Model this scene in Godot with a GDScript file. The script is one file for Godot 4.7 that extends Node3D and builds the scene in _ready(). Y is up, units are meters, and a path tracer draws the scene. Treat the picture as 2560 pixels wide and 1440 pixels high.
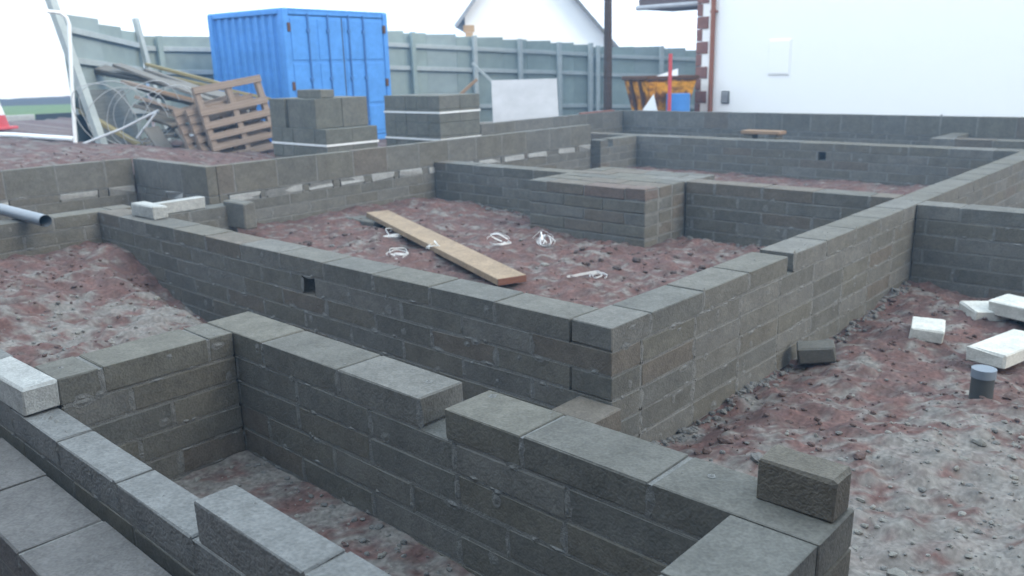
extends Node3D

var rng := RandomNumberGenerator.new()
var mesh_cache := {}
var names := {}
var n_soil := FastNoiseLite.new()
var n_clod := FastNoiseLite.new()
var n_patch := FastNoiseLite.new()
var n_fine := FastNoiseLite.new()
var block_mats: Array = []
var block_dark: Array = []
var M := {}
var clod_mesh: ArrayMesh

# ---------------------------------------------------------------- helpers
func lin(r: float, g: float, b: float) -> Color:
	return Color(r, g, b).linear_to_srgb()

func thing(called: String, label: String, category: String, at := Vector3.ZERO, turn := 0.0, group := "") -> Node3D:
	var o := Node3D.new()
	o.name = numbered(called)
	add_child(o)
	o.position = at
	o.rotation.y = turn
	tag(o, label, category, group)
	return o

func tag(o: Node, label: String, category: String, group := "") -> void:
	o.set_meta("kind", "thing")
	o.set_meta("label", label)
	o.set_meta("category", category)
	if group != "":
		o.set_meta("group", group)

func numbered(called: String) -> String:
	if not names.has(called):
		names[called] = 0
		return called
	names[called] += 1
	return "%s_%03d" % [called, names[called]]

func part(parent: Node, called: String, mesh: Mesh, m: Material, at := Vector3.ZERO, rot := Vector3.ZERO) -> MeshInstance3D:
	var o := MeshInstance3D.new()
	o.mesh = mesh
	o.material_override = m
	o.position = at
	o.rotation = rot
	if parent == self:
		o.name = numbered(called)
	else:
		o.name = called
	parent.add_child(o, true)
	return o

func struct(o: Node) -> void:
	o.set_meta("kind", "structure")

func tri(st: SurfaceTool, a: Vector3, b: Vector3, c: Vector3, inside: Vector3) -> void:
	var n := (c - a).cross(b - a)
	if n.length_squared() < 1e-16:
		return
	n = n.normalized()
	if n.dot((a + b + c) / 3.0 - inside) < 0.0:
		n = -n
		var t := b
		b = c
		c = t
	for p in [a, b, c]:
		st.set_normal(n)
		st.add_vertex(p)

func quad(st: SurfaceTool, a: Vector3, b: Vector3, c: Vector3, d: Vector3, inside: Vector3) -> void:
	tri(st, a, b, c, inside)
	tri(st, a, c, d, inside)

func stool() -> SurfaceTool:
	var st := SurfaceTool.new()
	st.begin(Mesh.PRIMITIVE_TRIANGLES)
	return st

# plain box from corner to corner
func st_box(st: SurfaceTool, lo: Vector3, hi: Vector3) -> void:
	var c := (lo + hi) * 0.5
	var p: Array = []
	for i in 8:
		p.append(Vector3(hi.x if i & 1 else lo.x, hi.y if i & 2 else lo.y, hi.z if i & 4 else lo.z))
	for f in [[0, 1, 3, 2], [4, 5, 7, 6], [0, 1, 5, 4], [2, 3, 7, 6], [0, 2, 6, 4], [1, 3, 7, 5]]:
		quad(st, p[f[0]], p[f[1]], p[f[2]], p[f[3]], c)

# chamfered, slightly uneven box, centred
func cbox(size: Vector3, ch := 0.005, jit := 0.0, variant := 0) -> ArrayMesh:
	var key := "%d_%d_%d_%d_%d_%d" % [roundi(size.x * 500), roundi(size.y * 500), roundi(size.z * 500), roundi(ch * 2000), roundi(jit * 5000), variant]
	if mesh_cache.has(key):
		return mesh_cache[key]
	var r := RandomNumberGenerator.new()
	r.seed = hash(key)
	var st := stool()
	var v := {}
	for i in 8:
		var s := Vector3(1 if i & 1 else -1, 1 if i & 2 else -1, 1 if i & 4 else -1)
		var cor := s * size * 0.5 + Vector3(r.randf_range(-jit, jit), r.randf_range(-jit, jit), r.randf_range(-jit, jit))
		for ax in 3:
			var q := cor
			for k in 3:
				if k != ax:
					q[k] -= s[k] * ch * (1.0 + (r.randf_range(-0.5, 1.6) if jit > 0.0 else 0.0))
			v[i * 3 + ax] = q
	var z := Vector3.ZERO
	var axes := [[0, [0, 2, 6, 4]], [0, [1, 3, 7, 5]], [1, [0, 1, 5, 4]], [1, [2, 3, 7, 6]], [2, [0, 1, 3, 2]], [2, [4, 5, 7, 6]]]
	for f in axes:
		var ax: int = f[0]
		var c: Array = f[1]
		quad(st, v[c[0] * 3 + ax], v[c[1] * 3 + ax], v[c[2] * 3 + ax], v[c[3] * 3 + ax], z)
	for i in 8:
		tri(st, v[i * 3], v[i * 3 + 1], v[i * 3 + 2], z)
		for bit in 3:
			var j := i | (1 << bit)
			if j != i:
				var a1 := (bit + 1) % 3
				var a2 := (bit + 2) % 3
				quad(st, v[i * 3 + a1], v[j * 3 + a1], v[j * 3 + a2], v[i * 3 + a2], z)
	var m := st.commit()
	mesh_cache[key] = m
	return m

func add_tube(st: SurfaceTool, pts: Array, r: float, n := 8, r1 := -1.0, caps := true) -> void:
	if r1 < 0.0:
		r1 = r
	var rings: Array = []
	var up := Vector3.UP
	for i in pts.size():
		var d: Vector3 = (pts[min(i + 1, pts.size() - 1)] - pts[max(i - 1, 0)]).normalized()
		if i == 0:
			if abs(d.dot(up)) > 0.95:
				up = Vector3.RIGHT
		var sx := d.cross(up).normalized()
		var sy := sx.cross(d).normalized()
		up = sy
		var rr := lerpf(r, r1, float(i) / max(1, pts.size() - 1))
		var ring: Array = []
		for k in n:
			var a := TAU * k / n
			ring.append([pts[i] + (sx * cos(a) + sy * sin(a)) * rr, sx * cos(a) + sy * sin(a)])
		rings.append(ring)
	for i in pts.size() - 1:
		for k in n:
			var k2 := (k + 1) % n
			var q := [rings[i][k], rings[i + 1][k], rings[i + 1][k2], rings[i][k2]]
			for ids in [[0, 1, 2], [0, 2, 3]]:
				var a: Vector3 = q[ids[0]][0]
				var b: Vector3 = q[ids[1]][0]
				var c: Vector3 = q[ids[2]][0]
				var o := [q[ids[0]], q[ids[1]], q[ids[2]]]
				if (c - a).cross(b - a).dot(q[0][1]) < 0.0:
					o = [o[0], o[2], o[1]]
				for e in o:
					st.set_normal(e[1])
					st.add_vertex(e[0])
	if caps:
		for e in [0, pts.size() - 1]:
			var inside: Vector3 = pts[1] if e == 0 else pts[e - 1]
			for k in n:
				tri(st, pts[e], rings[e][k][0], rings[e][(k + 1) % n][0], inside)

func tube(pts: Array, r: float, n := 8, r1 := -1.0) -> ArrayMesh:
	var st := stool()
	add_tube(st, pts, r, n, r1)
	return st.commit()

# flat strap swept along points
func ribbon(st: SurfaceTool, pts: Array, w: float, th: float, wdir: Vector3) -> void:
	for i in pts.size() - 1:
		var d: Vector3 = (pts[i + 1] - pts[i]).normalized()
		var s := wdir - d * wdir.dot(d)
		s = s.normalized() if s.length() > 0.05 else Vector3.RIGHT
		var n := d.cross(s).normalized()
		var c := (pts[i] as Vector3).lerp(pts[i + 1], 0.5)
		var a: Array = []
		for e in [pts[i], pts[i + 1]]:
			a.append(e + s * w * 0.5 + n * th * 0.5)
			a.append(e - s * w * 0.5 + n * th * 0.5)
			a.append(e - s * w * 0.5 - n * th * 0.5)
			a.append(e + s * w * 0.5 - n * th * 0.5)
		for k in 4:
			quad(st, a[k], a[(k + 1) % 4], a[4 + (k + 1) % 4], a[4 + k], c)

# flattened lump of mortar on a face; u, v in the face, n its outward normal
func lump(st: SurfaceTool, c: Vector3, u: Vector3, v: Vector3, n: Vector3, r: RandomNumberGenerator) -> void:
	var k := 9
	var mid: Array = []
	var rim: Array = []
	for i in k:
		var a := TAU * i / k
		var q := r.randf_range(0.75, 1.25)
		var d := u * cos(a) + v * sin(a)
		rim.append(c + d * q - n * 0.004)
		mid.append(c + d * q * 0.62 + n * n.length() * r.randf_range(0.6, 1.0))
	var inside := c - n * 0.5
	for i in k:
		var j := (i + 1) % k
		quad(st, rim[i], rim[j], mid[j], mid[i], inside)
		tri(st, mid[i], mid[j], c + n, inside)

# ---------------------------------------------------------------- textures
func seamless(freq: float, type: int, sd: int, size: int, oct := 3, ret := -1) -> Image:
	var n := FastNoiseLite.new()
	n.seed = sd
	n.frequency = freq
	n.noise_type = type
	n.fractal_octaves = oct
	if ret >= 0:
		n.cellular_return_type = ret
	return n.get_seamless_image(size, size)

func mix_tex(layers: Array, base: float, tint: Array, size: int) -> Array:
	# layers: [image, weight, contrast]; returns colour texture and height image
	var img := Image.create(size, size, true, Image.FORMAT_RGB8)
	var hgt := Image.create(size, size, false, Image.FORMAT_L8)
	var lo: Color = tint[0]
	var hi: Color = tint[1]
	for y in size:
		for x in size:
			var v := base
			var h := 0.5
			for l in layers:
				var t: float = (l[0] as Image).get_pixel(x, y).r - 0.5
				v += t * l[1]
				h += t * l[2]
			var c := lo.lerp(hi, clampf(v, 0.0, 1.0))
			img.set_pixel(x, y, c)
			hgt.set_pixel(x, y, Color(clampf(h, 0, 1), 0, 0))
	img.generate_mipmaps()
	return [ImageTexture.create_from_image(img), hgt]

func normal_tex(h: Image, strength: float) -> ImageTexture:
	var n: Image = h.duplicate()
	n.convert(Image.FORMAT_RGBA8)
	n.bump_map_to_normal_map(strength)
	n.generate_mipmaps()
	return ImageTexture.create_from_image(n)

func std(col: Color, rough: float, tex: Texture2D = null, nrm: Texture2D = null, nscale := 1.0, scale := 1.0, world := true, off := Vector3.ZERO) -> StandardMaterial3D:
	var m := StandardMaterial3D.new()
	m.albedo_color = col
	m.roughness = rough
	m.metallic_specular = 0.3
	if tex:
		m.albedo_texture = tex
		m.uv1_triplanar = true
		m.uv1_world_triplanar = world
		m.uv1_scale = Vector3(scale, scale, scale)
		m.uv1_offset = off
	if nrm:
		m.normal_enabled = true
		m.normal_texture = nrm
		m.normal_scale = nscale
	return m

func make_materials() -> void:
	var S := 512
	var fine := seamless(0.11, FastNoiseLite.TYPE_SIMPLEX, 3, S, 2)
	var speck := seamless(0.13, FastNoiseLite.TYPE_CELLULAR, 5, S, 1, FastNoiseLite.RETURN_CELL_VALUE)
	var mid := seamless(0.025, FastNoiseLite.TYPE_SIMPLEX_SMOOTH, 7, S, 4)
	var coarse := seamless(0.007, FastNoiseLite.TYPE_SIMPLEX_SMOOTH, 9, S, 3)
	var conc := mix_tex([[fine, 0.55, 0.5], [speck, 0.30, 0.35], [mid, 0.40, 0.2], [coarse, 0.45, 0.1]], 0.6, [Color(0.76, 0.76, 0.76), Color(1, 1, 1)], S)
	var cn := normal_tex(conc[1], 2.0)
	var tones := [[0.145, 0.142, 0.129], [0.156, 0.153, 0.141], [0.134, 0.132, 0.122], [0.149, 0.144, 0.127], [0.165, 0.163, 0.154], [0.143, 0.143, 0.135], [0.147, 0.140, 0.123], [0.151, 0.136, 0.119]]
	for i in tones.size():
		var t: Array = tones[i]
		block_mats.append(std(lin(t[0], t[1], t[2]), 0.95, conc[0], cn, 0.6, 1.3, true, Vector3(i * 0.37, i * 0.21, i * 0.53)))
	M.mortar = std(lin(0.192, 0.194, 0.19), 0.95, conc[0], cn, 1.4, 1.9)
	M.mortar_pale = std(lin(0.36, 0.37, 0.37), 0.95, conc[0], cn, 1.2, 1.7)
	M.block_pale = std(lin(0.38, 0.39, 0.385), 0.95, conc[0], cn, 0.9, 1.4)
	M.block_brown = std(lin(0.146, 0.134, 0.115), 0.95, conc[0], cn, 1.2, 1.7)
	M.block_rough = std(lin(0.19, 0.194, 0.194), 0.95, conc[0], cn, 1.0, 1.1)
	M.block_ledge = std(lin(0.142, 0.138, 0.138), 0.95, conc[0], cn, 1.0, 1.2)
	M.block_red = std(lin(0.158, 0.128, 0.116), 0.95, conc[0], cn, 1.0, 1.5)
	M.block_pack = std(lin(0.148, 0.150, 0.134), 0.95, conc[0], cn, 0.9, 1.3)
	M.block_pack2 = std(lin(0.16, 0.16, 0.145), 0.95, conc[0], cn, 0.9, 1.3, true, Vector3(0.4, 0.2, 0.7))
	M.white_block = std(lin(0.56, 0.56, 0.53), 0.9, conc[0], cn, 0.5, 2.0)
	M.stone_pale = std(lin(0.23, 0.225, 0.21), 0.95, conc[0], cn, 1.5, 3.0)
	M.stone_grey = std(lin(0.165, 0.163, 0.16), 0.95, conc[0], cn, 1.5, 3.0)
	# soil
	var g1 := seamless(0.06, FastNoiseLite.TYPE_PERLIN, 21, S, 5)
	var g2 := seamless(0.09, FastNoiseLite.TYPE_CELLULAR, 23, S, 2, FastNoiseLite.RETURN_DISTANCE)
	var soil := mix_tex([[g1, 0.8, 0.8], [g2, 0.2, 0.5], [speck, 0.25, 0.3], [coarse, 0.4, 0.2]], 0.6, [Color(0.6, 0.58, 0.58), Color(1, 1, 1)], S)
	M.soil = std(Color(1, 1, 1), 0.97, soil[0], normal_tex(soil[1], 3.0), 0.5, 1.3)
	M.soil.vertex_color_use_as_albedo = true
	M.clod = std(lin(0.138, 0.10, 0.093), 0.97, soil[0], null, 1.0, 2.5)
	M.clod_dark = std(lin(0.098, 0.078, 0.074), 0.97, soil[0], null, 1.0, 2.5)
	# wood: grain runs along x
	var gr := Image.create(S, S, true, Image.FORMAT_RGB8)
	var gh := Image.create(S, S, false, Image.FORMAT_L8)
	var wn := FastNoiseLite.new()
	wn.seed = 41
	wn.frequency = 0.02
	wn.fractal_octaves = 4
	for y in S:
		for x in S:
			var fx: float = absf(x - S * 0.5) * 0.12
			var v := 0.5 + 0.5 * wn.get_noise_2d(fx, y * 3.2) + 0.2 * wn.get_noise_2d(x * 1.3 + 900, y * 9.0)
			gr.set_pixel(x, y, Color(0.80, 0.78, 0.76).lerp(Color(1, 1, 1), clampf(v, 0, 1)))
			gh.set_pixel(x, y, Color(clampf(v, 0, 1), 0, 0))
	gr.generate_mipmaps()
	var wood := ImageTexture.create_from_image(gr)
	var wnm := normal_tex(gh, 2.0)
	M.wood_new = std(lin(0.31, 0.215, 0.145), 0.8, wood, wnm, 0.2, 1.1, false)
	M.plank = std(lin(0.29, 0.22, 0.155), 0.8, conc[0], null, 0.0, 0.7, false)
	M.wood_pallet = std(lin(0.29, 0.235, 0.20), 0.85, wood, wnm, 0.6, 1.3, false)
	M.wood_grey = std(lin(0.20, 0.195, 0.185), 0.9, wood, wnm, 0.8, 1.1, false)
	M.wood_dark = std(lin(0.185, 0.162, 0.135), 0.9, wood, wnm, 0.8, 1.1, false)
	M.shade_sheet_tone = std(lin(0.19, 0.205, 0.20), 0.9, wood, wnm, 0.4, 0.6, false)
	M.wood_yellow = std(lin(0.30, 0.26, 0.14), 0.85, wood, wnm, 0.6, 1.1, false)
	M.wood_end = std(lin(0.20, 0.10, 0.075), 0.9, wood, wnm, 0.6, 1.1, false)
	var paint := mix_tex([[mid, 0.5, 0.2], [coarse, 0.6, 0.1], [fine, 0.2, 0.2]], 0.7, [Color(0.86, 0.86, 0.86), Color(1, 1, 1)], S)
	var paint_t: Texture2D = paint[0]
	M.fence = std(lin(0.27, 0.325, 0.31), 0.9, paint_t, null, 1.0, 0.35, true)
	M.fence2 = std(lin(0.255, 0.305, 0.29), 0.9, paint_t, null, 1.0, 0.35, true, Vector3(0.3, 0.4, 0.7))
	M.fence3 = std(lin(0.285, 0.335, 0.33), 0.9, paint_t, null, 1.0, 0.35, true, Vector3(0.6, 0.1, 0.2))
	M.rail = std(lin(0.37, 0.405, 0.405), 0.9, paint_t, null, 1.0, 0.8, true)
	# metal, plastic, paint
	M.blue = std(lin(0.085, 0.27, 0.66), 0.5, paint[0], null, 1.0, 0.6)
	M.blue_dark = std(lin(0.06, 0.17, 0.42), 0.5, paint[0], null, 1.0, 0.6)
	M.seal = std(lin(0.05, 0.05, 0.052), 0.7)
	M.rust = std(lin(0.13, 0.065, 0.035), 0.85, conc[0], null, 1.0, 2.0)
	M.strap = std(lin(0.62, 0.64, 0.66), 0.5)
	M.plastic_white = std(lin(0.74, 0.76, 0.78), 0.4)
	M.tube_grey = std(lin(0.42, 0.44, 0.48), 0.5)
	M.plastic_grey = std(lin(0.16, 0.19, 0.23), 0.35)
	M.plastic_dark = std(lin(0.06, 0.064, 0.066), 0.5)
	M.render = std(lin(0.88, 0.88, 0.875), 0.9, conc[0], cn, 0.3, 1.0)
	M.render.albedo_texture = null
	M.brick = std(lin(0.27, 0.135, 0.11), 0.9, conc[0], cn, 0.8, 2.0)
	M.brick_far = std(lin(0.50, 0.33, 0.17), 0.9)
	M.blocker_brick = std(lin(0.12, 0.075, 0.06), 0.9, conc[0], cn, 0.8, 2.0)
	M.pipe_brown = std(lin(0.26, 0.10, 0.055), 0.45)
	M.fascia = std(lin(0.12, 0.085, 0.08), 0.6)
	M.roof = std(lin(0.13, 0.13, 0.135), 0.8, conc[0], cn, 1.0, 1.2)
	M.roof_hazed = std(lin(0.27, 0.27, 0.28), 0.8)  # lighter than the near roof: distance haze put into the colour
	M.vent = std(lin(0.11, 0.11, 0.105), 0.7)
	M.board_grey = std(lin(0.44, 0.445, 0.47), 0.8, paint_t, null, 0.3, 0.5)
	var rusty := mix_tex([[coarse, 2.6, 0.2], [mid, 1.2, 0.2], [fine, 0.5, 0.2]], 0.62, [Color(0.35, 0.2, 0.12), Color(0.95, 0.66, 0.16)], 256)
	M.yellow = std(Color(0.95, 0.95, 0.95), 0.7, rusty[0], null, 1.0, 1.4)
	M.red = std(lin(0.50, 0.075, 0.08), 0.5)
	M.asphalt = std(lin(0.055, 0.055, 0.058), 0.95, conc[0], cn, 1.0, 1.0)
	M.kerb = std(lin(0.42, 0.42, 0.40), 0.9, conc[0], cn, 0.6, 1.5)
	M.black = std(lin(0.03, 0.03, 0.03), 0.9)
	M.grass = std(lin(0.12, 0.19, 0.065), 0.95, soil[0], null, 1.0, 0.8)
	M.wire = std(lin(0.36, 0.37, 0.38), 0.5)
	M.pole = std(lin(0.085, 0.06, 0.05), 0.85, wood, wnm, 0.6, 0.7, false)
	M.steel = std(lin(0.45, 0.46, 0.48), 0.5)
	M.gravel = M.stone_grey

# ---------------------------------------------------------------- ground
func ss(a: float, b: float, x: float) -> float:
	return smoothstep(a, b, x)

func gauss(x: float, z: float, cx: float, cz: float, sx: float, sz: float) -> float:
	return exp(-pow((x - cx) / sx, 2.0) - pow((z - cz) / sz, 2.0))

func outside_level(x: float, z: float) -> float:
	var g := 0.05 + 0.1 * ss(-7.2, -8.2, x) * ss(-3.2, -2.0, z)
	if z < -2.0:
		g += lerpf(0.0, -0.25, ss(-2.0, -6.5, z))
	if z < -9.0:
		g = lerpf(-0.2, -0.62, ss(-9.0, -18.0, z))
	return lerpf(g, 0.02, ss(-15.0, -21.0, x))

# level, roughness, paleness
func base(x: float, z: float) -> Array:
	if x > -5.5 and x < -0.1 and z > -4.1 and z < -0.1:
		return [-0.50 + 0.1 * ss(-3.4, -5.3, x) + 0.05 * gauss(x, z, -3.2, -2.2, 1.2, 0.7) - 0.04 * ss(-3.6, -4.1, z), 1.0, 0.12]
	if x > -5.5 and x < -0.1 and z > -8.1 and z <= -4.1:
		return [-0.46 + 0.30 * gauss(x, z, -1.7, -5.2, 1.6, 0.6), 0.8, 0.1]
	if z <= -8.1 and z > -10.3 and x > -7.1:
		return [-0.46, 0.6, 0.2]
	if x > 1.2 or (x > -0.1 and z < 0.9):
		var tr := -0.05 * ss(0.35, 0.1, x) * ss(-3.6, -2.6, z)
		var hump := 0.06 * gauss(x, z, 0.75, -0.75, 0.35, 0.5) + 0.04 * gauss(x, z, 1.3, -1.2, 0.4, 0.5) - 0.07 * gauss(x, z, 1.05, -2.85, 0.3, 0.25)
		var pale := 0.95 * gauss(x, z, 0.72, 0.15, 0.75, 0.42) + 0.85 * gauss(x, z, 1.25, -0.75, 0.42, 0.62) + 0.4 * gauss(x, z, 1.7, 0.5, 0.5, 0.6) + 0.22  # patches are dust; the constant paints in the stronger light on this side
		return [-0.60 + tr + hump, 1.0, pale]
	if x > -1.35 and x < 1.2 and z >= 0.9 and z < 1.78:
		return [-0.555, 0.35, 0.62 + 0.5 * gauss(x, z, -0.1, 1.42, 2.0, 0.2)]
	if x > -1.35 and z >= -0.1 and z <= 0.9:
		return [-0.64, 0.8, 0.15]
	if x > -5.22 and x <= -1.35 and z > -0.1 and z < 1.78:
		var h := -0.26 - 0.24 * ss(-4.8, -1.6, x) - 0.30 * ss(0.42, 0.06, z) * ss(-4.75, -3.6, x)
		var pl := 0.85 * gauss(x, z, -2.9, 0.62, 0.6, 0.4) + 0.35 * gauss(x, z, -3.6, 1.1, 0.6, 0.4) + 0.1
		return [h, 1.1, pl]
	if z >= 1.78 and x > -8.0:
		return [-0.62, 0.8, 0.3]
	if x <= -5.22 and x > -7.05 and z > -1.2:
		return [-0.40, 0.6, 0.1]
	return [outside_level(x, z), 0.9, 0.2 * ss(-7.0, -9.0, x)]

func ground_height(x: float, z: float) -> float:
	var b := base(x, z)
	return b[0] + b[1] * relief(x, z)

func relief(x: float, z: float) -> float:
	var a := n_soil.get_noise_2d(x, z) * 0.05
	var c := n_clod.get_noise_2d(x, z)
	a += maxf(c, -0.2) * 0.042
	a += n_fine.get_noise_2d(x, z) * 0.009
	return a

func make_ground() -> void:
	n_soil.seed = 11
	n_soil.frequency = 1.3
	n_soil.fractal_octaves = 3
	n_clod.seed = 12
	n_clod.frequency = 5.5
	n_clod.fractal_octaves = 3
	n_patch.seed = 13
	n_patch.frequency = 2.4
	n_patch.fractal_octaves = 5
	n_fine.seed = 14
	n_fine.frequency = 21.0
	n_fine.fractal_octaves = 2
	var xs: Array = [-140.0, -90.0, -60.0, -45.0, -34.0, -27.0, -22.0, -18.0]
	var v := -16.0
	while v < -9.0:
		xs.append(v)
		v += 0.3
	while v < -5.7:
		xs.append(v)
		v += 0.09
	while v < 2.4:
		xs.append(v)
		v += 0.032
	while v < 5.0:
		xs.append(v)
		v += 0.2
	xs.append_array([8.0, 14.0, 24.0, 45.0, 90.0, 140.0])
	var zs: Array = [-140.0, -90.0, -60.0, -45.0, -34.0, -27.0, -22.0]
	v = -20.0
	while v < -10.5:
		zs.append(v)
		v += 0.3
	while v < -4.7:
		zs.append(v)
		v += 0.07
	while v < 2.4:
		zs.append(v)
		v += 0.032
	while v < 5.0:
		zs.append(v)
		v += 0.2
	zs.append_array([8.0, 14.0, 24.0, 45.0, 90.0, 140.0])
	var nx := xs.size()
	var nz := zs.size()
	var P := PackedVector3Array()
	var N := PackedVector3Array()
	var C := PackedColorArray()
	var I := PackedInt32Array()
	P.resize(nx * nz)
	N.resize(nx * nz)
	C.resize(nx * nz)
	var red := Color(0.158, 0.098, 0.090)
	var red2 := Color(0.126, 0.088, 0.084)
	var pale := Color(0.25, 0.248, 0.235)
	for j in nz:
		for i in nx:
			var x: float = xs[i]
			var z: float = zs[j]
			var b := base(x, z)
			var rl := relief(x, z)
			P[j * nx + i] = Vector3(x, b[0] + b[1] * rl, z)
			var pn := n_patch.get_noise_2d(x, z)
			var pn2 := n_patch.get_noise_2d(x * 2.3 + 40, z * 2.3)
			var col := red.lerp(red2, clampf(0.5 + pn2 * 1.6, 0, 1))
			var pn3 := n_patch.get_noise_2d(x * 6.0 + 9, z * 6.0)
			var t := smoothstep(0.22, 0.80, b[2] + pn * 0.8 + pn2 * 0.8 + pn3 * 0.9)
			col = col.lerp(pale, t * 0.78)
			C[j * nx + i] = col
	for j in nz:
		for i in nx:
			var l := P[j * nx + maxi(i - 1, 0)]
			var r := P[j * nx + mini(i + 1, nx - 1)]
			var d := P[maxi(j - 1, 0) * nx + i]
			var u := P[mini(j + 1, nz - 1) * nx + i]
			N[j * nx + i] = (u - d).cross(r - l).normalized()
			if i < nx - 1 and j < nz - 1:
				var a := j * nx + i
				I.append_array([a, a + 1, a + nx, a + 1, a + nx + 1, a + nx])
	var arr := []
	arr.resize(Mesh.ARRAY_MAX)
	arr[Mesh.ARRAY_VERTEX] = P
	arr[Mesh.ARRAY_NORMAL] = N
	arr[Mesh.ARRAY_COLOR] = C
	arr[Mesh.ARRAY_INDEX] = I
	var am := ArrayMesh.new()
	am.add_surface_from_arrays(Mesh.PRIMITIVE_TRIANGLES, arr)
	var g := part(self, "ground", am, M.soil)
	struct(g)
	g.set_meta("label", "uneven red clay soil with pale dusty patches, toned lighter on the right for stronger light")
	g.set_meta("category", "ground")

func make_clod_mesh() -> void:
	var st := stool()
	var r := RandomNumberGenerator.new()
	r.seed = 77
	var sp := SphereMesh.new()
	sp.radial_segments = 7
	sp.rings = 3
	var a := sp.get_mesh_arrays()
	var vs: PackedVector3Array = a[Mesh.ARRAY_VERTEX]
	var ix: PackedInt32Array = a[Mesh.ARRAY_INDEX]
	var f := FastNoiseLite.new()
	f.seed = 5
	f.frequency = 1.4
	var q: Array = []
	for p in vs:
		q.append(p * 2.0 * (1.0 + 0.6 * f.get_noise_3dv(p * 2.0)))
	for k in range(0, ix.size(), 3):
		tri(st, q[ix[k]], q[ix[k + 1]], q[ix[k + 2]], Vector3.ZERO)
	clod_mesh = st.commit()

func scatter(called: String, label: String, category: String, m: Material, spots: Array) -> void:
	var mm := MultiMesh.new()
	mm.transform_format = MultiMesh.TRANSFORM_3D
	mm.mesh = clod_mesh
	mm.instance_count = spots.size()
	for i in spots.size():
		mm.set_instance_transform(i, spots[i])
	var o := MultiMeshInstance3D.new()
	o.multimesh = mm
	o.material_override = m
	o.name = called
	add_child(o)
	o.set_meta("kind", "stuff")
	o.set_meta("label", label)
	o.set_meta("category", category)

func clod_at(x: float, z: float, s: float) -> Transform3D:
	var b := Basis.from_euler(Vector3(rng.randf() * TAU, rng.randf() * TAU, rng.randf() * TAU)).scaled(Vector3(s * rng.randf_range(0.7, 1.4), s * rng.randf_range(0.5, 0.9), s * rng.randf_range(0.7, 1.3)))
	return Transform3D(b, Vector3(x, ground_height(x, z) + s * 0.15, z))

func make_scatter() -> void:
	make_clod_mesh()
	var red: Array = []
	var pale: Array = []
	var grey: Array = []
	var dark: Array = []
	var zones := [[0.03, 1.6, -3.7, 0.75, 3000], [1.35, 2.2, -1.5, 2.0, 900], [-5.0, -0.25, -3.9, -0.25, 2200], [-5.0, -1.5, 0.05, 1.7, 2000], [-1.3, -0.05, 0.05, 0.75, 250], [-1.2, 1.05, 1.05, 1.7, 350], [-12.0, -7.2, -4.0, 1.0, 900], [-5.0, -0.3, -7.8, -4.3, 500]]
	for zn in zones:
		for k in zn[4]:
			var x := rng.randf_range(zn[0], zn[1])
			var z := rng.randf_range(zn[2], zn[3])
			var s := 0.003 + 0.013 * pow(rng.randf(), 4.0)
			if rng.randf() < 0.008:
				s = rng.randf_range(0.016, 0.034)
			var b := base(x, z)
			var t := clod_at(x, z, s)
			var pn := n_patch.get_noise_2d(x, z)
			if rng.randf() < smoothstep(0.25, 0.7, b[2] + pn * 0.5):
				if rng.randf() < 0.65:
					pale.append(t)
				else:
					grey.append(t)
			elif rng.randf() < 0.06:
				grey.append(t)
			else:
				red.append(t)
	# mortar droppings and concrete footing lumps along the wall bases
	for k in 520:
		var z := rng.randf_range(-3.7, 0.0)
		var x := 0.01 + absf(rng.randfn(0.0, 0.035))
		grey.append(clod_at(x, z, 0.005 + 0.017 * pow(rng.randf(), 2.0)))
	for k in 260:
		var x := rng.randf_range(-5.0, -0.3)
		grey.append(clod_at(x, -3.97 + absf(rng.randfn(0.0, 0.06)), rng.randf_range(0.008, 0.025)))
	for k in 90:
		grey.append(clod_at(rng.randf_range(-1.2, 1.0), 1.03 + absf(rng.randfn(0.0, 0.04)), 0.004 + 0.01 * pow(rng.randf(), 2.0)))
	for k in 70:
		var dz := rng.randf_range(-3.3, -2.3)
		dark.append(clod_at(rng.randf_range(-2.4, -0.6), dz, 0.008 + 0.028 * pow(rng.randf(), 2.0)))
	for k in 30:
		dark.append(clod_at(rng.randf_range(-5.0, -3.6), rng.randf_range(-2.6, -1.4), rng.randf_range(0.015, 0.04)))
	scatter("earth_clods", "dark earth clods lying on the soil around the block base", "soil", M.clod_dark, dark)
	scatter("clay_crumbs", "red clay crumbs and clods scattered over the soil", "soil", M.clod, red)
	scatter("limestone_chippings", "pale stone chippings lying in the dusty patches", "stones", M.stone_pale, pale)
	scatter("mortar_droppings", "grey mortar droppings and rubble along the wall bases", "rubble", M.stone_grey, grey)

# ---------------------------------------------------------------- block walls
func cut(spans: Array, gaps: Array) -> Array:
	var out := spans
	for g in gaps:
		var nxt: Array = []
		for s in out:
			if g[1] <= s[0] or g[0] >= s[1]:
				nxt.append(s)
				continue
			if g[0] - s[0] > 0.02:
				nxt.append([s[0], g[0]])
			if s[1] - g[1] > 0.02:
				nxt.append([g[1], s[1]])
		out = nxt
	return out

func auto_spans(a0: float, a1: float, off: float, pitch := 0.45, joint := 0.013) -> Array:
	var s: Array = []
	var p := a0
	var q := a0 + off if off > 0.05 else a0 + pitch
	while p < a1 - 0.02:
		if a1 - q < 0.07:
			q = a1
		var e := minf(q, a1)
		var jj := joint * rng.randf_range(0.75, 1.5)
		s.append([p, e - jj if e < a1 - 0.001 else a1])
		p = e
		q = p + pitch
	return s

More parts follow.
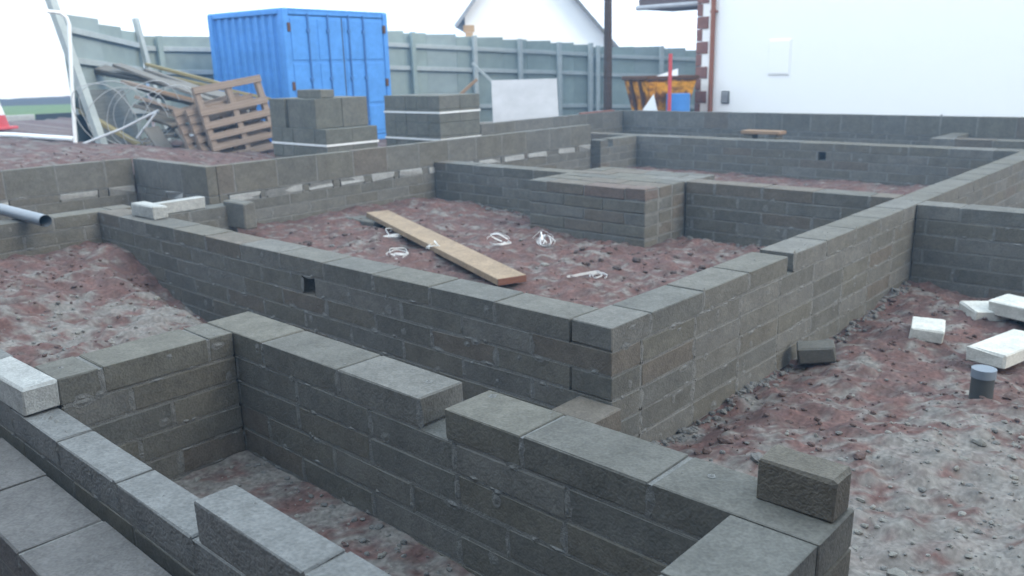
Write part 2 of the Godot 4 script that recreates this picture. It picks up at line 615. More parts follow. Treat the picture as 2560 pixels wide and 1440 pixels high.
# axis 0: runs along x, b is z; axis 2: runs along z, b is x.
# courses: {y: top, h: height, off: first length, a0, a1, b0, b1, gaps, spans, mat}
func block_wall(label: String, axis: int, a0: float, a1: float, b0: float, b1: float, courses: Array, smear := 0.5, called := "block_wall") -> Node3D:
	var ybase := 1e9
	for c in courses:
		ybase = minf(ybase, c.y - c.h)
	var org := Vector3(a0, ybase, b0) if axis == 0 else Vector3(b0, ybase, a0)
	var t := thing(called, label, "wall", org)
	var st := stool()
	var bi := 0
	for ci in courses.size():
		var c: Dictionary = courses[ci]
		var ca: float = c.get("a0", a0)
		var cb: float = c.get("a1", a1)
		var d0: float = c.get("b0", b0)
		var d1: float = c.get("b1", b1)
		var gaps: Array = c.get("gaps", [])
		var spans: Array = c.spans if c.has("spans") else auto_spans(ca, cb, c.get("off", 0.0), c.get("pitch", 0.45))
		spans = cut(spans, gaps)
		var top: bool = c.get("top", ci == 0)
		for s in spans:
			var ln: float = s[1] - s[0]
			var sz := Vector3(ln, c.h, d1 - d0) if axis == 0 else Vector3(d1 - d0, c.h, ln)
			var mid: float = (s[0] + s[1]) * 0.5
			var dj := rng.randf_range(-0.0008, 0.0008)
			var ctr := Vector3(mid, c.y - c.h * 0.5 + rng.randf_range(-0.0015, 0.0015), (d0 + d1) * 0.5 + dj) if axis == 0 else Vector3((d0 + d1) * 0.5 + dj, c.y - c.h * 0.5 + rng.randf_range(-0.0015, 0.0015), mid)
			var m: Material = c.mat if c.has("mat") else block_mats[pick(c.get("red", 0.0))]
			part(t, "block", cbox(sz, 0.0024, c.get("jit", 0.0014), bi % 3), m, ctr - org, Vector3(rng.randf_range(-0.003, 0.003), rng.randf_range(-0.002, 0.002), rng.randf_range(-0.003, 0.003)))
			bi += 1
		# mortar core of the course, a little back from the faces
		var whole := cut([[ca + 0.006, cb - 0.006]], gaps) if not c.has("spans") else runs(spans)
		for w in whole:
			var y1: float = c.y - (0.006 if top else 0.0)
			var y0: float = c.y - c.h - 0.010
			if axis == 0:
				st_box(st, Vector3(w[0], y0, d0 + 0.0022) - org, Vector3(w[1], y1, d1 - 0.0022) - org)
			else:
				st_box(st, Vector3(d0 + 0.0025, y0, w[0]) - org, Vector3(d1 - 0.0025, y1, w[1]) - org)
		# squeezed-out mortar on the faces that look towards +z or +x
		for s in spans:
			var face := d1
			var nrm := Vector3(0, 0, 1) if axis == 0 else Vector3(1, 0, 0)
			var u := Vector3(1, 0, 0) if axis == 0 else Vector3(0, 0, 1)
			var cnt := int(smear * 7.0 * rng.randf())
			if rng.randf() < smear and s[1] < cb - 0.03:
				# pointing smeared up the whole upright joint
				var pc := Vector3(s[1] + 0.006, c.y - c.h * 0.5, face) if axis == 0 else Vector3(face, c.y - c.h * 0.5, s[1] + 0.006)
				lump(st, pc - org, u * rng.randf_range(0.012, 0.022), Vector3(0, c.h * rng.randf_range(0.42, 0.55), 0), nrm * 0.0035, rng)
			for k in cnt:
				var p: float = rng.randf_range(s[0], s[1])
				var yy: float = c.y - c.h - 0.005 + rng.randf_range(-0.012, 0.012)
				var su := rng.randf_range(0.012, 0.05)
				var sv := rng.randf_range(0.007, 0.02)
				if rng.randf() < 0.4:
					p = s[1] + 0.005
					yy = c.y - c.h * rng.randf_range(0.1, 0.9)
					su = rng.randf_range(0.008, 0.020)
					sv = rng.randf_range(0.015, 0.045)
				if p > cb - 0.03 or p < ca + 0.03 or yy > c.y - 0.02:
					continue
				var cc := Vector3(p, yy, face) if axis == 0 else Vector3(face, yy, p)
				lump(st, cc - org, u * su, Vector3(0, sv, 0), nrm * rng.randf_range(0.003, 0.0065), rng)
		# dabs and splashes of mortar on the faces
		for s in spans:
			if rng.randf() < smear * 0.45:
				var p2 := rng.randf_range(s[0] + 0.03, s[1] - 0.03)
				var y2: float = c.y - c.h * rng.randf_range(0.2, 0.8)
				var c2 := Vector3(p2, y2, d1 + 0.001) if axis == 0 else Vector3(d1 + 0.001, y2, p2)
				var u2 := Vector3(1, 0, 0) if axis == 0 else Vector3(0, 0, 1)
				var n2 := Vector3(0, 0, 1) if axis == 0 else Vector3(1, 0, 0)
				lump(st, c2 - org, u2 * rng.randf_range(0.008, 0.03), Vector3(0, rng.randf_range(0.008, 0.03), 0), n2 * rng.randf_range(0.0015, 0.005), rng)
		# droppings left on the top course
		if top:
			for s in spans:
				for k in int(smear * 5.0 * rng.randf()):
					var q := rng.randf_range(s[0] + 0.02, s[1] - 0.02)
					var w2 := rng.randf_range(d0 + 0.02, d1 - 0.02)
					var c3 := Vector3(q, c.y, w2) if axis == 0 else Vector3(w2, c.y, q)
					var rr := 0.003 + 0.014 * pow(rng.randf(), 2.0)
					lump(st, c3 - org, Vector3(rr, 0, 0), Vector3(0, 0, rr * rng.randf_range(0.6, 1.4)), Vector3(0, rr * 0.5, 0), rng)
	part(t, "mortar", st.commit(), M.mortar)
	return t

func runs(spans: Array) -> Array:
	# joined spans (joints filled), broken where a real gap is left
	var out: Array = []
	for s in spans:
		if out.size() and s[0] - out[-1][1] < 0.04:
			out[-1][1] = s[1] - 0.006
		else:
			out.append([s[0] + 0.006, s[1] - 0.006])
	return out

func pick(red: float) -> int:
	if rng.randf() < red:
		return 7
	return rng.randi_range(0, 6) if rng.randf() < 0.92 else 7

func stack_courses(top: float, n: int, off0: float, off1: float, extra := {}, h := 0.1) -> Array:
	var cs: Array = []
	for i in n:
		var c := {"y": top - i * (h + 0.01), "h": h, "off": off0 if i % 2 == 0 else off1}
		for k in extra:
			c[k] = extra[k]
		cs.append(c)
	return cs

func make_walls() -> void:
	# near wall with the slot in its top course
	var cs := stack_courses(0.0, 6, 0.23, 0.0)
	cs[0]["spans"] = [[-1.46, -1.018], [-1.004, -0.512], [-0.498, -0.06], [0.07, 0.392], [0.405, 0.838], [0.854, 1.295]]
	cs[1]["spans"] = [[-1.46, -1.24], [-1.225, -0.79], [-0.775, -0.335], [-0.32, 0.10], [0.115, 0.565], [0.58, 1.03], [1.045, 1.295]]
	cs[1]["top"] = true
	block_wall("block wall with an open slot in its top course carrying a brown half block", 0, -1.46, 1.295, 0.80, 1.01, cs, 0.8)
	# short cross wall behind it
	cs = stack_courses(0.0, 6, 0.3, 0.0)
	cs[0]["spans"] = [[1.016, 1.12], [1.132, 1.552], [1.566, 1.714]]
	for c in cs:
		if not c.has("spans"):
			c["a0"] = 1.016
			c["a1"] = 1.714
	block_wall("short block cross wall joining the thin stepped wall to the slotted wall", 2, 1.016, 1.714, -1.46, -1.23, cs, 0.9)
	# wall running off under the camera's left
	cs = stack_courses(0.0, 6, 0.32, 0.1)
	for c in cs:
		c["a0"] = 1.016
	block_wall("block wall running on from the corner below the brown block with mortar on its top", 2, 1.016, 3.9, 1.08, 1.295, cs, 0.4)
	# thin stepped wall
	cs = stack_courses(-0.11, 5, 0.20, 0.42)
	cs[0]["top"] = true
	var topc := {"y": -0.002, "h": 0.104, "mat": M.block_rough, "spans": [[-4.4, -3.42], [-3.405, -2.55], [-2.54, -2.1], [-2.09, -1.66]], "b0": 1.722, "b1": 1.838}
	var topr := {"y": 0.008, "h": 0.114, "mat": M.block_rough, "spans": [[0.02, 0.50], [0.514, 1.076]], "b0": 1.718, "b1": 1.836, "top": true}
	cs.push_front(topr)
	cs.push_front(topc)
	cs[2]["mat"] = M.block_rough
	cs[2]["off"] = 0.22 + 0.0
	cs[2]["spans"] = [[-4.4, -3.63], [-3.62, -3.18], [-3.165, -2.73], [-2.715, -2.28], [-2.265, -1.83], [-1.815, -1.38], [-1.365, -0.938], [-0.925, -0.486], [-0.472, -0.02], [-0.006, 0.43], [0.444, 1.076]]
	var tw := block_wall("thin block wall stepping down between a pale end block and rough topped blocks", 0, -4.4, 1.076, 1.72, 1.84, cs, 0.5)
	var pb := part(tw, "block", cbox(Vector3(0.43, 0.104, 0.122), 0.005, 0.004, 5), M.block_pale, Vector3(-1.437, -0.052, 1.782) - tw.position, Vector3(0, 0.02, 0))
	pb.set_meta("label", "pale bright end block")
	# mortar lump at its foot and a shard on the rough block
	var st := stool()
	for k in 5:
		lump(st, Vector3(-1.15 + 0.04 * k, -0.112, 1.775 + rng.randf_range(-0.03, 0.03)) - tw.position, Vector3(rng.randf_range(0.02, 0.05), 0, 0), Vector3(0, 0, rng.randf_range(0.015, 0.03)), Vector3(0, rng.randf_range(0.006, 0.014), 0), rng)
	part(tw, "mortar_lump", st.commit(), M.mortar)
	# low ledge of flat blocks
	cs = stack_courses(-0.222, 4, 0.30, 0.1)
	for c in cs:
		c["mat"] = M.block_ledge
	block_wall("low ledge of flat mortared blocks at the foot of the thin stepped wall", 0, -2.6, 0.9, 1.878, 2.112, cs, 0.3)
	# long middle wall with the vent hole
	cs = stack_courses(0.0, 6, 0.34, 0.12)
	for i in cs.size():
		if i % 2 == 0:
			cs[i]["a1"] = -0.225
			var sp: Array = []
			var e := -0.225
			while e > -5.1:
				sp.push_front([maxf(e - 0.438, -5.12), e - 0.0])
				e -= 0.45
			cs[i]["spans"] = sp
		else:
			cs[i]["a1"] = 0.0
			var sp2: Array = []
			var e2 := 0.0
			while e2 > -5.1:
				sp2.push_front([maxf(e2 - 0.438, -5.12), e2])
				e2 -= 0.45
			cs[i]["spans"] = sp2
	cs[1]["gaps"] = [[-2.25, -2.12]]
	block_wall("long middle block wall with a small square vent hole through it", 0, -5.12, 0.0, -0.215, 0.0, cs, 0.8)
	# spine wall
	cs = stack_courses(0.0, 6, 0.0, 0.0)
	for i in cs.size():
		var sp3: Array = []
		var p := 0.0
		if i == 0:
			sp3 = [[-0.282, 0.0], [-0.735, -0.297], [-1.19, -0.748], [-1.655, -1.205]]
			p = -1.745
		elif i % 2 == 0:
			sp3 = [[-0.21, 0.0]]
			p = -0.225
		else:
			p = -0.228
		while p > -8.25:
			sp3.append([maxf(p - 0.437, -8.27), p])
			p -= 0.45
		sp3.reverse()
		cs[i]["spans"] = sp3
	cs[1]["top"] = true
	cs[2]["red"] = 0.15
	var low := {"y": -0.335, "h": 0.1, "spans": [[0.006, 0.2]], "b0": -0.165, "b1": 0.055, "top": true, "mat": block_mats[7]}
	cs.append(low)
	for k in 3:
		cs.append({"y": -0.445 - k * 0.11, "h": 0.1, "spans": [[0.006, 0.19]], "b0": -0.16, "b1": 0.05})
	block_wall("long spine block wall with a narrow notch in its top running towards the white house", 2, -8.27, 0.0, -0.215, 0.0, cs, 0.9)
	# wall of the left return
	cs = stack_courses(0.0, 4, 0.2, 0.0)
	for c in cs:
		c["a0"] = -0.30
	cs[0]["a0"] = -0.30
	for i in range(1, 4):
		cs[i]["a0"] = -1.22
	cs[1]["top"] = true
	block_wall("block return wall carrying a loose pale block beside the middle wall corner", 2, -1.22, 2.3, -5.345, -5.126, cs, 0.5)
	# rear left outer wall with its tall top course
	var tall := func(a0: float, a1: float, off: float) -> Array:
		var out: Array = [{"y": 0.224, "h": 0.272, "off": off, "pitch": 0.47}]
		out.append({"y": -0.062, "h": 0.066, "off": 0.2})
		var y := -0.138
		for k in 4:
			out.append({"y": y, "h": 0.1, "off": 0.1 + 0.22 * (k % 2)})
			y -= 0.11
		for c in out:
			c["a0"] = a0
			c["a1"] = a1
		return out
	cs = tall.call(-7.06, -1.25, 0.0)
	pale_band(cs, -7.06, -1.25)
	block_wall("rear outer block wall with tall top blocks and a band of pale mortar patches", 2, -7.06, -1.25, -5.55, -5.45, cs, 0.2)
	cs = tall.call(-7.0, -5.45, 0.1)
	pale_band(cs, -7.0, -5.45)
	block_wall("short return of the tall topped wall facing the two pale loose blocks", 0, -7.0, -5.45, -1.246, -1.146, cs, 0.2)
	cs = tall.call(-1.14, 2.6, 0.3)
	pale_band(cs, -1.14, 2.6)
	block_wall("tall topped block wall alongside the open soil in front of the leaning pallets", 2, -1.14, 2.6, -7.1, -7.0, cs, 0.2)
	# chimney pad with its two flanking walls
	var pad := thing("chimney_base", "solid square block base standing proud of the cross wall", "block base", Vector3(-3.4, -0.66, -4.56))
	st = stool()
	for i in 6:
		var y := 0.0 - i * 0.11
		var zz := -3.35
		var row := 0
		while zz > -4.5:
			var w := 0.215 if row % 2 == 0 else 0.215
			var xx := -3.4
			var off := 0.22 if (row + i) % 2 == 0 else 0.44
			var z0 := maxf(zz - w, -4.56)
			while xx < -2.06:
				var x1 := minf(xx + off, -2.06)
				if -2.06 - x1 < 0.05:
					x1 = -2.06
				if i == 0 or row == 0 or x1 > -2.1:
					var mt: Material = M.block_red if (i == 0 and row == 0 and xx > -2.9) else block_mats[pick(0.1)]
					part(pad, "block", cbox(Vector3(x1 - xx - 0.012, 0.1, zz - z0 - 0.012), 0.004, 0.003, row % 3), mt, Vector3((xx + x1) * 0.5, y - 0.05 + rng.randf_range(-0.003, 0.003), (zz + z0) * 0.5) - pad.position)
				xx = x1 + 0.0005
				off = 0.45
			zz = z0 - 0.010
			row += 1
	st_box(st, Vector3(-3.392, -0.66, -4.552) - pad.position, Vector3(-2.068, -0.008, -3.362) - pad.position)
	part(pad, "mortar", st.commit(), M.mortar)
	cs = stack_courses(-0.01, 6, 0.2, 0.42)
	block_wall("dark block cross wall between the rear outer wall and the square block base", 0, -5.44, -3.405, -4.22, -4.0, cs, 0.3)
	cs = stack_courses(0.0, 6, 0.3, 0.08)
	cs[0]["red"] = 0.35
	block_wall("block cross wall with reddish blocks between the square base and the spine wall", 0, -2.05, -0.221, -4.22, -4.0, cs, 0.6)
	cs = stack_courses(0.0, 7, 0.3, 0.08)
	block_wall("block cross wall on the far side of the spine above the white slabs", 0, 0.006, 2.6, -4.01, -3.8, cs, 0.6)
	# wall with the black vent beyond
	cs = stack_courses(0.0, 5, 0.3, 0.08)
	cs[1]["gaps"] = [[-2.49, -2.385]]
	block_wall("wide block wall with one black square vent beyond the cross walls", 0, -5.28, -0.221, -8.27, -7.98, cs, 0.3)
	cs = stack_courses(0.0, 5, 0.3, 0.08)
	cs[0]["gaps"] = [[-7.37, -7.25]]
	cs[1]["top"] = true
	block_wall("low stub wall with a dark notch at the end of the tall topped wall", 2, -8.27, -7.07, -5.5, -5.285, cs, 0.2)
	cs = stack_courses(0.0, 5, 0.3, 0.08)
	block_wall("low block wall running left behind the dark notched stub", 0, -7.05, -5.51, -8.27, -8.05, cs, 0.2)
	# rear walls
	cs = tall.call(-7.1, 3.2, 0.25)
	cs[1]["mat"] = block_mats[2]
	cs[3]["gaps"] = [[-2.49, -2.385]]
	block_wall("rearmost tall topped block wall along the foot of the white house", 0, -7.1, 3.2, -10.33, -10.22, cs, 0.2)
	cs = tall.call(-10.33, -6.5, 0.25)
	cs[1]["mat"] = block_mats[3]
	block_wall("tall topped block wall below the leaning grey sheet", 2, -10.33, -6.5, -7.22, -7.11, cs, 0.2)
	cs = stack_courses(0.0, 5, 0.3, 0.08)
	block_wall("short low block wall reaching the rearmost wall near the vents", 2, -10.21, -9.47, -1.52, -1.30, cs, 0.2)
	cs = stack_courses(0.0, 5, 0.3, 0.08)
	block_wall("low block wall parallel to the rearmost wall passing behind the spine", 0, -1.52, 3.2, -9.46, -9.22, cs, 0.2)

func pale_band(cs: Array, a0: float, a1: float) -> void:
	# second course: pale mortar faced pieces with short dark ones between
	var r := RandomNumberGenerator.new()
	r.seed = int(absf(a0) * 100)
	var pale: Array = []
	var dark: Array = []
	var p := a1
	while p > a0 + 0.02:
		var w := minf(r.randf_range(0.06, 0.10) if r.randf() < 0.8 else r.randf_range(0.2, 0.5), p - a0)
		dark.push_front([p - w, p])
		p -= w
		if p - a0 < 0.05:
			break
		w = minf(r.randf_range(0.3, 0.42), p - a0)
		pale.push_front([p - w + 0.006, p - 0.006])
		p -= w
	cs[1]["spans"] = dark
	cs.insert(2, {"y": cs[1].y, "h": cs[1].h, "a0": a0, "a1": a1, "spans": pale, "mat": M.mortar_pale, "jit": 0.013})

# ---------------------------------------------------------------- loose things
func loose_block(called: String, label: String, m: Material, size: Vector3, at: Vector3, turn := 0.0, tilt := Vector3.ZERO, group := "", jit := 0.004, ch := 0.006) -> void:
	var o := part(self, called, cbox(size, ch, jit, 7), m, at, Vector3(tilt.x, turn, tilt.z))
	tag(o, label, "block", group)

func make_loose() -> void:
	loose_block("loose_block", "brown half block standing on the end of the slotted wall", M.block_brown, Vector3(0.2, 0.11, 0.1), Vector3(1.187, 0.0555, 0.857), -0.02, Vector3.ZERO, "", 0.003, 0.005)
	loose_block("loose_block", "pale loose block lying along the middle wall top", M.block_pale, Vector3(0.38, 0.1, 0.115), Vector3(-4.47, 0.0515, -0.135), 0.0)
	loose_block("loose_block", "pale loose block lying on the lower step of the return wall", M.block_pale, Vector3(0.44, 0.1, 0.12), Vector3(-5.22, -0.0585, -0.74), PI / 2 + 0.02)
	loose_block("loose_block", "dark square block stood upright on the soil against the rear wall", block_mats[1], Vector3(0.33, 0.24, 0.12), Vector3(-5.02, -0.185, -1.2), 0.06)
	loose_block("loose_block", "dark block on the soil propping the end of the long plank", block_mats[2], Vector3(0.40, 0.1, 0.215), Vector3(-4.74, -0.425, -2.42), 0.05)
	loose_block("loose_block", "small dark block fallen at the foot of the spine wall", block_mats[2], Vector3(0.2, 0.1, 0.12), Vector3(0.15, -0.555, -1.76), 0.5, Vector3(0.1, 0, 0.12))
	loose_block("white_slab", "small square white slab lying alone on the red soil", M.white_block, Vector3(0.18, 0.075, 0.27), Vector3(0.52, -0.535, -2.5), 0.25, Vector3(0.0, 0, -0.03))
	loose_block("white_slab", "long white slab lying on the red soil beyond the grey pipe stub", M.white_block, Vector3(0.215, 0.085, 0.48), Vector3(0.98, -0.525, -2.38), -0.28, Vector3(0.02, 0, 0.03))
	loose_block("white_slab", "white slab lying underneath another slab near the cross wall", M.white_block, Vector3(0.24, 0.075, 0.44), Vector3(0.74, -0.565, -3.28), -0.9)
	loose_block("white_slab", "white slab resting tilted across the slab below it near the cross wall", M.white_block, Vector3(0.215, 0.09, 0.44), Vector3(0.93, -0.50, -3.16), 1.25, Vector3(0.0, 0, 0.06))
	# pipe stub
	var t := thing("pipe_stub", "short grey drain pipe standing up from a pale collar in the soil", "pipe", Vector3(1.02, -0.60, -1.66))
	var st := stool()
	add_tube(st, [Vector3(0, -0.05, 0), Vector3(0, 0.175, 0)], 0.052, 20, -1.0, false)
	add_tube(st, [Vector3(0, 0.175, 0), Vector3(0, 0.0, 0)], 0.047, 20, -1.0, false)
	for k in 20:
		var a := TAU * k / 20
		var b := TAU * (k + 1) / 20
		quad(st, Vector3(cos(a) * 0.052, 0.175, sin(a) * 0.052), Vector3(cos(b) * 0.052, 0.175, sin(b) * 0.052), Vector3(cos(b) * 0.047, 0.175, sin(b) * 0.047), Vector3(cos(a) * 0.047, 0.175, sin(a) * 0.047), Vector3(0, 0, 0))
	part(t, "pipe", st.commit(), M.plastic_dark)
	part(t, "socket_rim", tube([Vector3(0, 0.135, 0), Vector3(0, 0.178, 0)], 0.056, 20), M.plastic_grey)
	st = stool()
	lump(st, Vector3(0, 0.005, 0), Vector3(0.15, 0, 0), Vector3(0, 0, 0.12), Vector3(0, 0.02, 0), rng)
	part(t, "mortar_collar", st.commit(), M.stone_pale)
	# plank
	var a := Vector3(-4.76, -0.352, -2.57)
	var b := Vector3(-2.02, -0.43, -1.59)
	plank_between("plank", "long pale scaffold plank lying across the soil of the middle room", a, b, 0.235, 0.05, M.plank, true)
	# grey pipe over the left walls
	var gp := part(self, "grey_pipe", tube_open([Vector3(-8.3, 0.07, 0.62), Vector3(-6.5, 0.06, 0.58), Vector3(-4.72, 0.045, 0.53)], 0.045), M.plastic_grey)
	tag(gp, "grey plastic pipe laid across the left return wall", "pipe")
	var bd := thing("timber_board", "pale timber board resting on two stub blocks in front of the rearmost wall", "board", Vector3(-3.9, -0.5, -9.3))
	part(bd, "board", cbox(Vector3(0.62, 0.05, 0.24), 0.004), M.wood_new, Vector3(0, 0.50, 0))
	part(bd, "stub_block", cbox(Vector3(0.14, 0.5, 0.2), 0.006, 0.004), block_mats[3], Vector3(-0.2, 0.226, 0))
	part(bd, "stub_block", cbox(Vector3(0.14, 0.5, 0.2), 0.006, 0.004), block_mats[3], Vector3(0.2, 0.226, 0))

func tube_open(pts: Array, r: float) -> ArrayMesh:
	var st := stool()
	add_tube(st, pts, r, 16, -1.0, false)
	add_tube(st, pts, r * 0.9, 16, -1.0, false)
	return st.commit()

func plank_between(called: String, label: String, a: Vector3, b: Vector3, w: float, th: float, m: Material, ends := false, roll := 0.0, group := "", cat := "plank") -> Node3D:
	var d := b - a
	var ln := d.length()
	var x := d.normalized()
	var z := x.cross(Vector3.UP).normalized()
	var y := z.cross(x).normalized()
	var bas := Basis(x, y, z)
	if roll != 0.0:
		bas = bas * Basis(Vector3.RIGHT, roll)
	var o: Node3D
	if ends:
		o = thing(called, label, cat, (a + b) * 0.5, 0.0, group)
		o.basis = bas
		part(o, "board", cbox(Vector3(ln, th, w), 0.004), m)
		part(o, "cut_end", cbox(Vector3(0.006, th * 0.97, w * 0.98), 0.001), M.wood_end, Vector3(ln * 0.5 + 0.003, 0, 0))
	else:
		o = part(self, called, cbox(Vector3(ln, th, w), minf(0.004, th * 0.2)), m, (a + b) * 0.5)
		o.basis = bas
		tag(o, label, cat, group)
	return o

func loop_pts(c: Vector3, ax: Vector3, ay: Vector3, n := 22, a0 := 0.0, a1 := TAU, wob := 0.15) -> Array:
	var p: Array = []
	var ph := rng.randf() * TAU
	for i in n + 1:
		var a := lerpf(a0, a1, float(i) / n)
		p.append(c + ax * cos(a) * (1.0 + wob * sin(2 * a + ph)) + ay * sin(a) * (1.0 + wob * cos(3 * a + ph)))
	return p

func strap_clump(label: String, x: float, z: float, loops: int, r: float, upright: float) -> void:
	var gy := ground_height(x, z)
	var t := thing("packing_strap", label, "strap", Vector3(x, gy, z))
	for k in loops:
		var ang := rng.randf() * TAU
		var rr := r * rng.randf_range(0.6, 1.0)
		var tilt := rng.randf_range(-0.4, 0.4) + upright * PI / 2
		var ax := Vector3(cos(ang), 0, sin(ang)) * rr
		var ay := (Vector3(-sin(ang), 0, cos(ang)) * cos(tilt) + Vector3.UP * sin(tilt)) * rr * rng.randf_range(0.5, 0.95)
		var lift := absf(ay.y) + 0.008
		var st := stool()
		var w := ax.cross(ay).normalized()
		ribbon(st, loop_pts(Vector3(rng.randf_range(-0.3, 0.3) * r, lift, rng.randf_range(-0.3, 0.3) * r), ax, ay, 20, 0.0, rng.randf_range(3.6, 6.6)), 0.010, 0.0015, w)
		part(t, "strap_loop", st.commit(), M.strap)

func make_straps() -> void:
	strap_clump("white packing strap bundled into an upright ball on the soil before the square base", -2.74, -2.8, 8, 0.095, 0.85)
	strap_clump("white packing strap crumpled flat beside the propped end of the plank", -4.0, -2.15, 6, 0.11, 0.10)
	strap_clump("white packing strap lying in a thin heap between the plank and middle wall", -3.42, -1.72, 5, 0.12, 0.03)
	strap_clump("white packing strap caught against the edge of the plank", -3.2, -1.93, 5, 0.08, 0.4)
	strap_clump("tangled pale packing strap lying on the bare soil behind the plank", -2.95, -2.45, 4, 0.09, 0.2)
	strap_clump("white packing strap with a straight tail near the spine wall", -1.72, -2.22, 4, 0.07, 0.3)
	var gy := ground_height(-1.8, -2.1)
	var st := stool()
	ribbon(st, [Vector3(-1.72, gy + 0.05, -2.2), Vector3(-1.80, gy + 0.035, -2.1), Vector3(-1.86, gy + 0.02, -2.02)], 0.018, 0.002, Vector3.UP)
	var o := part(self, "packing_strap", st.commit(), M.strap)
	tag(o, "short straight strip of white strap lying beside the tangled one", "strap")

# ---------------------------------------------------------------- background
func block_pack(label: String, k: Vector3, upper_inset: Vector2, layers_low: int, layers_up: int, turn: float, hgt: float) -> void:
	# k: the corner nearest the walls (max x, max z) at ground level; pack runs to -x and -z
	var t := thing("block_pack", label, "blocks", k, turn)
	var w := 1.17
	var d := 0.78
	var y := 0.10
	for i in 3:
		part(t, "pallet_bearer", cbox(Vector3(w, 0.10, 0.1), 0.004), M.wood_grey, Vector3(-w * 0.5, 0.05, -0.06 - i * (d - 0.12) * 0.5))
	var lay := layers_low + layers_up
	for l in lay:
		var up := l >= layers_low
		var ix := upper_inset.x if up else 0.0
		var iz := upper_inset.y if up else 0.0
		var nx := 5 if not up or upper_inset.x == 0.0 else 3
		var bw := (w - ix) / nx
		var lh := hgt * 2.0 if up else hgt
		for i in nx:
			for j in 2:
				var bd := (d - iz) / 2.0
				var mt: Material = M.block_pack if (i + j + l) % 3 else M.block_pack2
				var push := 0.0
				if up and upper_inset.x > 0.0:
					push = [0.0, 0.035, 0.0][i % 3]
				part(t, "block", cbox(Vector3(bw - 0.003 - (0.03 if push > 0.0 else 0.0), lh - 0.002, bd - 0.003), 0.003, 0.001, (i + l) % 3), mt, Vector3(-ix - bw * (i + 0.5) + rng.randf_range(-0.003, 0.003), y + lh * 0.5, -iz - bd * (j + 0.5) - push + rng.randf_range(-0.003, 0.003)))
		y += lh

	var straps := [0.10 + hgt * 0.93] if upper_inset.x > 0.0 else [0.10 + hgt * 0.75, 0.10 + hgt * 2.75]
	for sy in straps:
		var e := 0.006
		var st := stool()
		ribbon(st, [Vector3(e, sy, e), Vector3(-w - e, sy, e), Vector3(-w - e, sy, -d - e), Vector3(e, sy, -d - e), Vector3(e, sy, e)], 0.026, 0.003, Vector3.UP)
		part(t, "strap", st.commit(), M.strap)

func make_background() -> void:
	# block packs behind the rear wall
	block_pack("strapped pack of grey blocks with a stepped back upper tier", Vector3(-6.50, -0.07, -3.25), Vector2(0.17, 0.0), 2, 1, 0.0, 0.178)
	block_pack("square strapped pack of grey blocks with two white straps", Vector3(-6.60, -0.13, -5.19), Vector2.ZERO, 4, 0, 0.0, 0.182)
	loose_block("loose_block", "single block lying on top of the stepped block pack", M.block_pack2, Vector3(0.44, 0.1, 0.215), Vector3(-6.93, 0.7945, -3.45), 0.1)
	make_container()
	make_fences()
	make_pile()
	make_house()
	make_far()

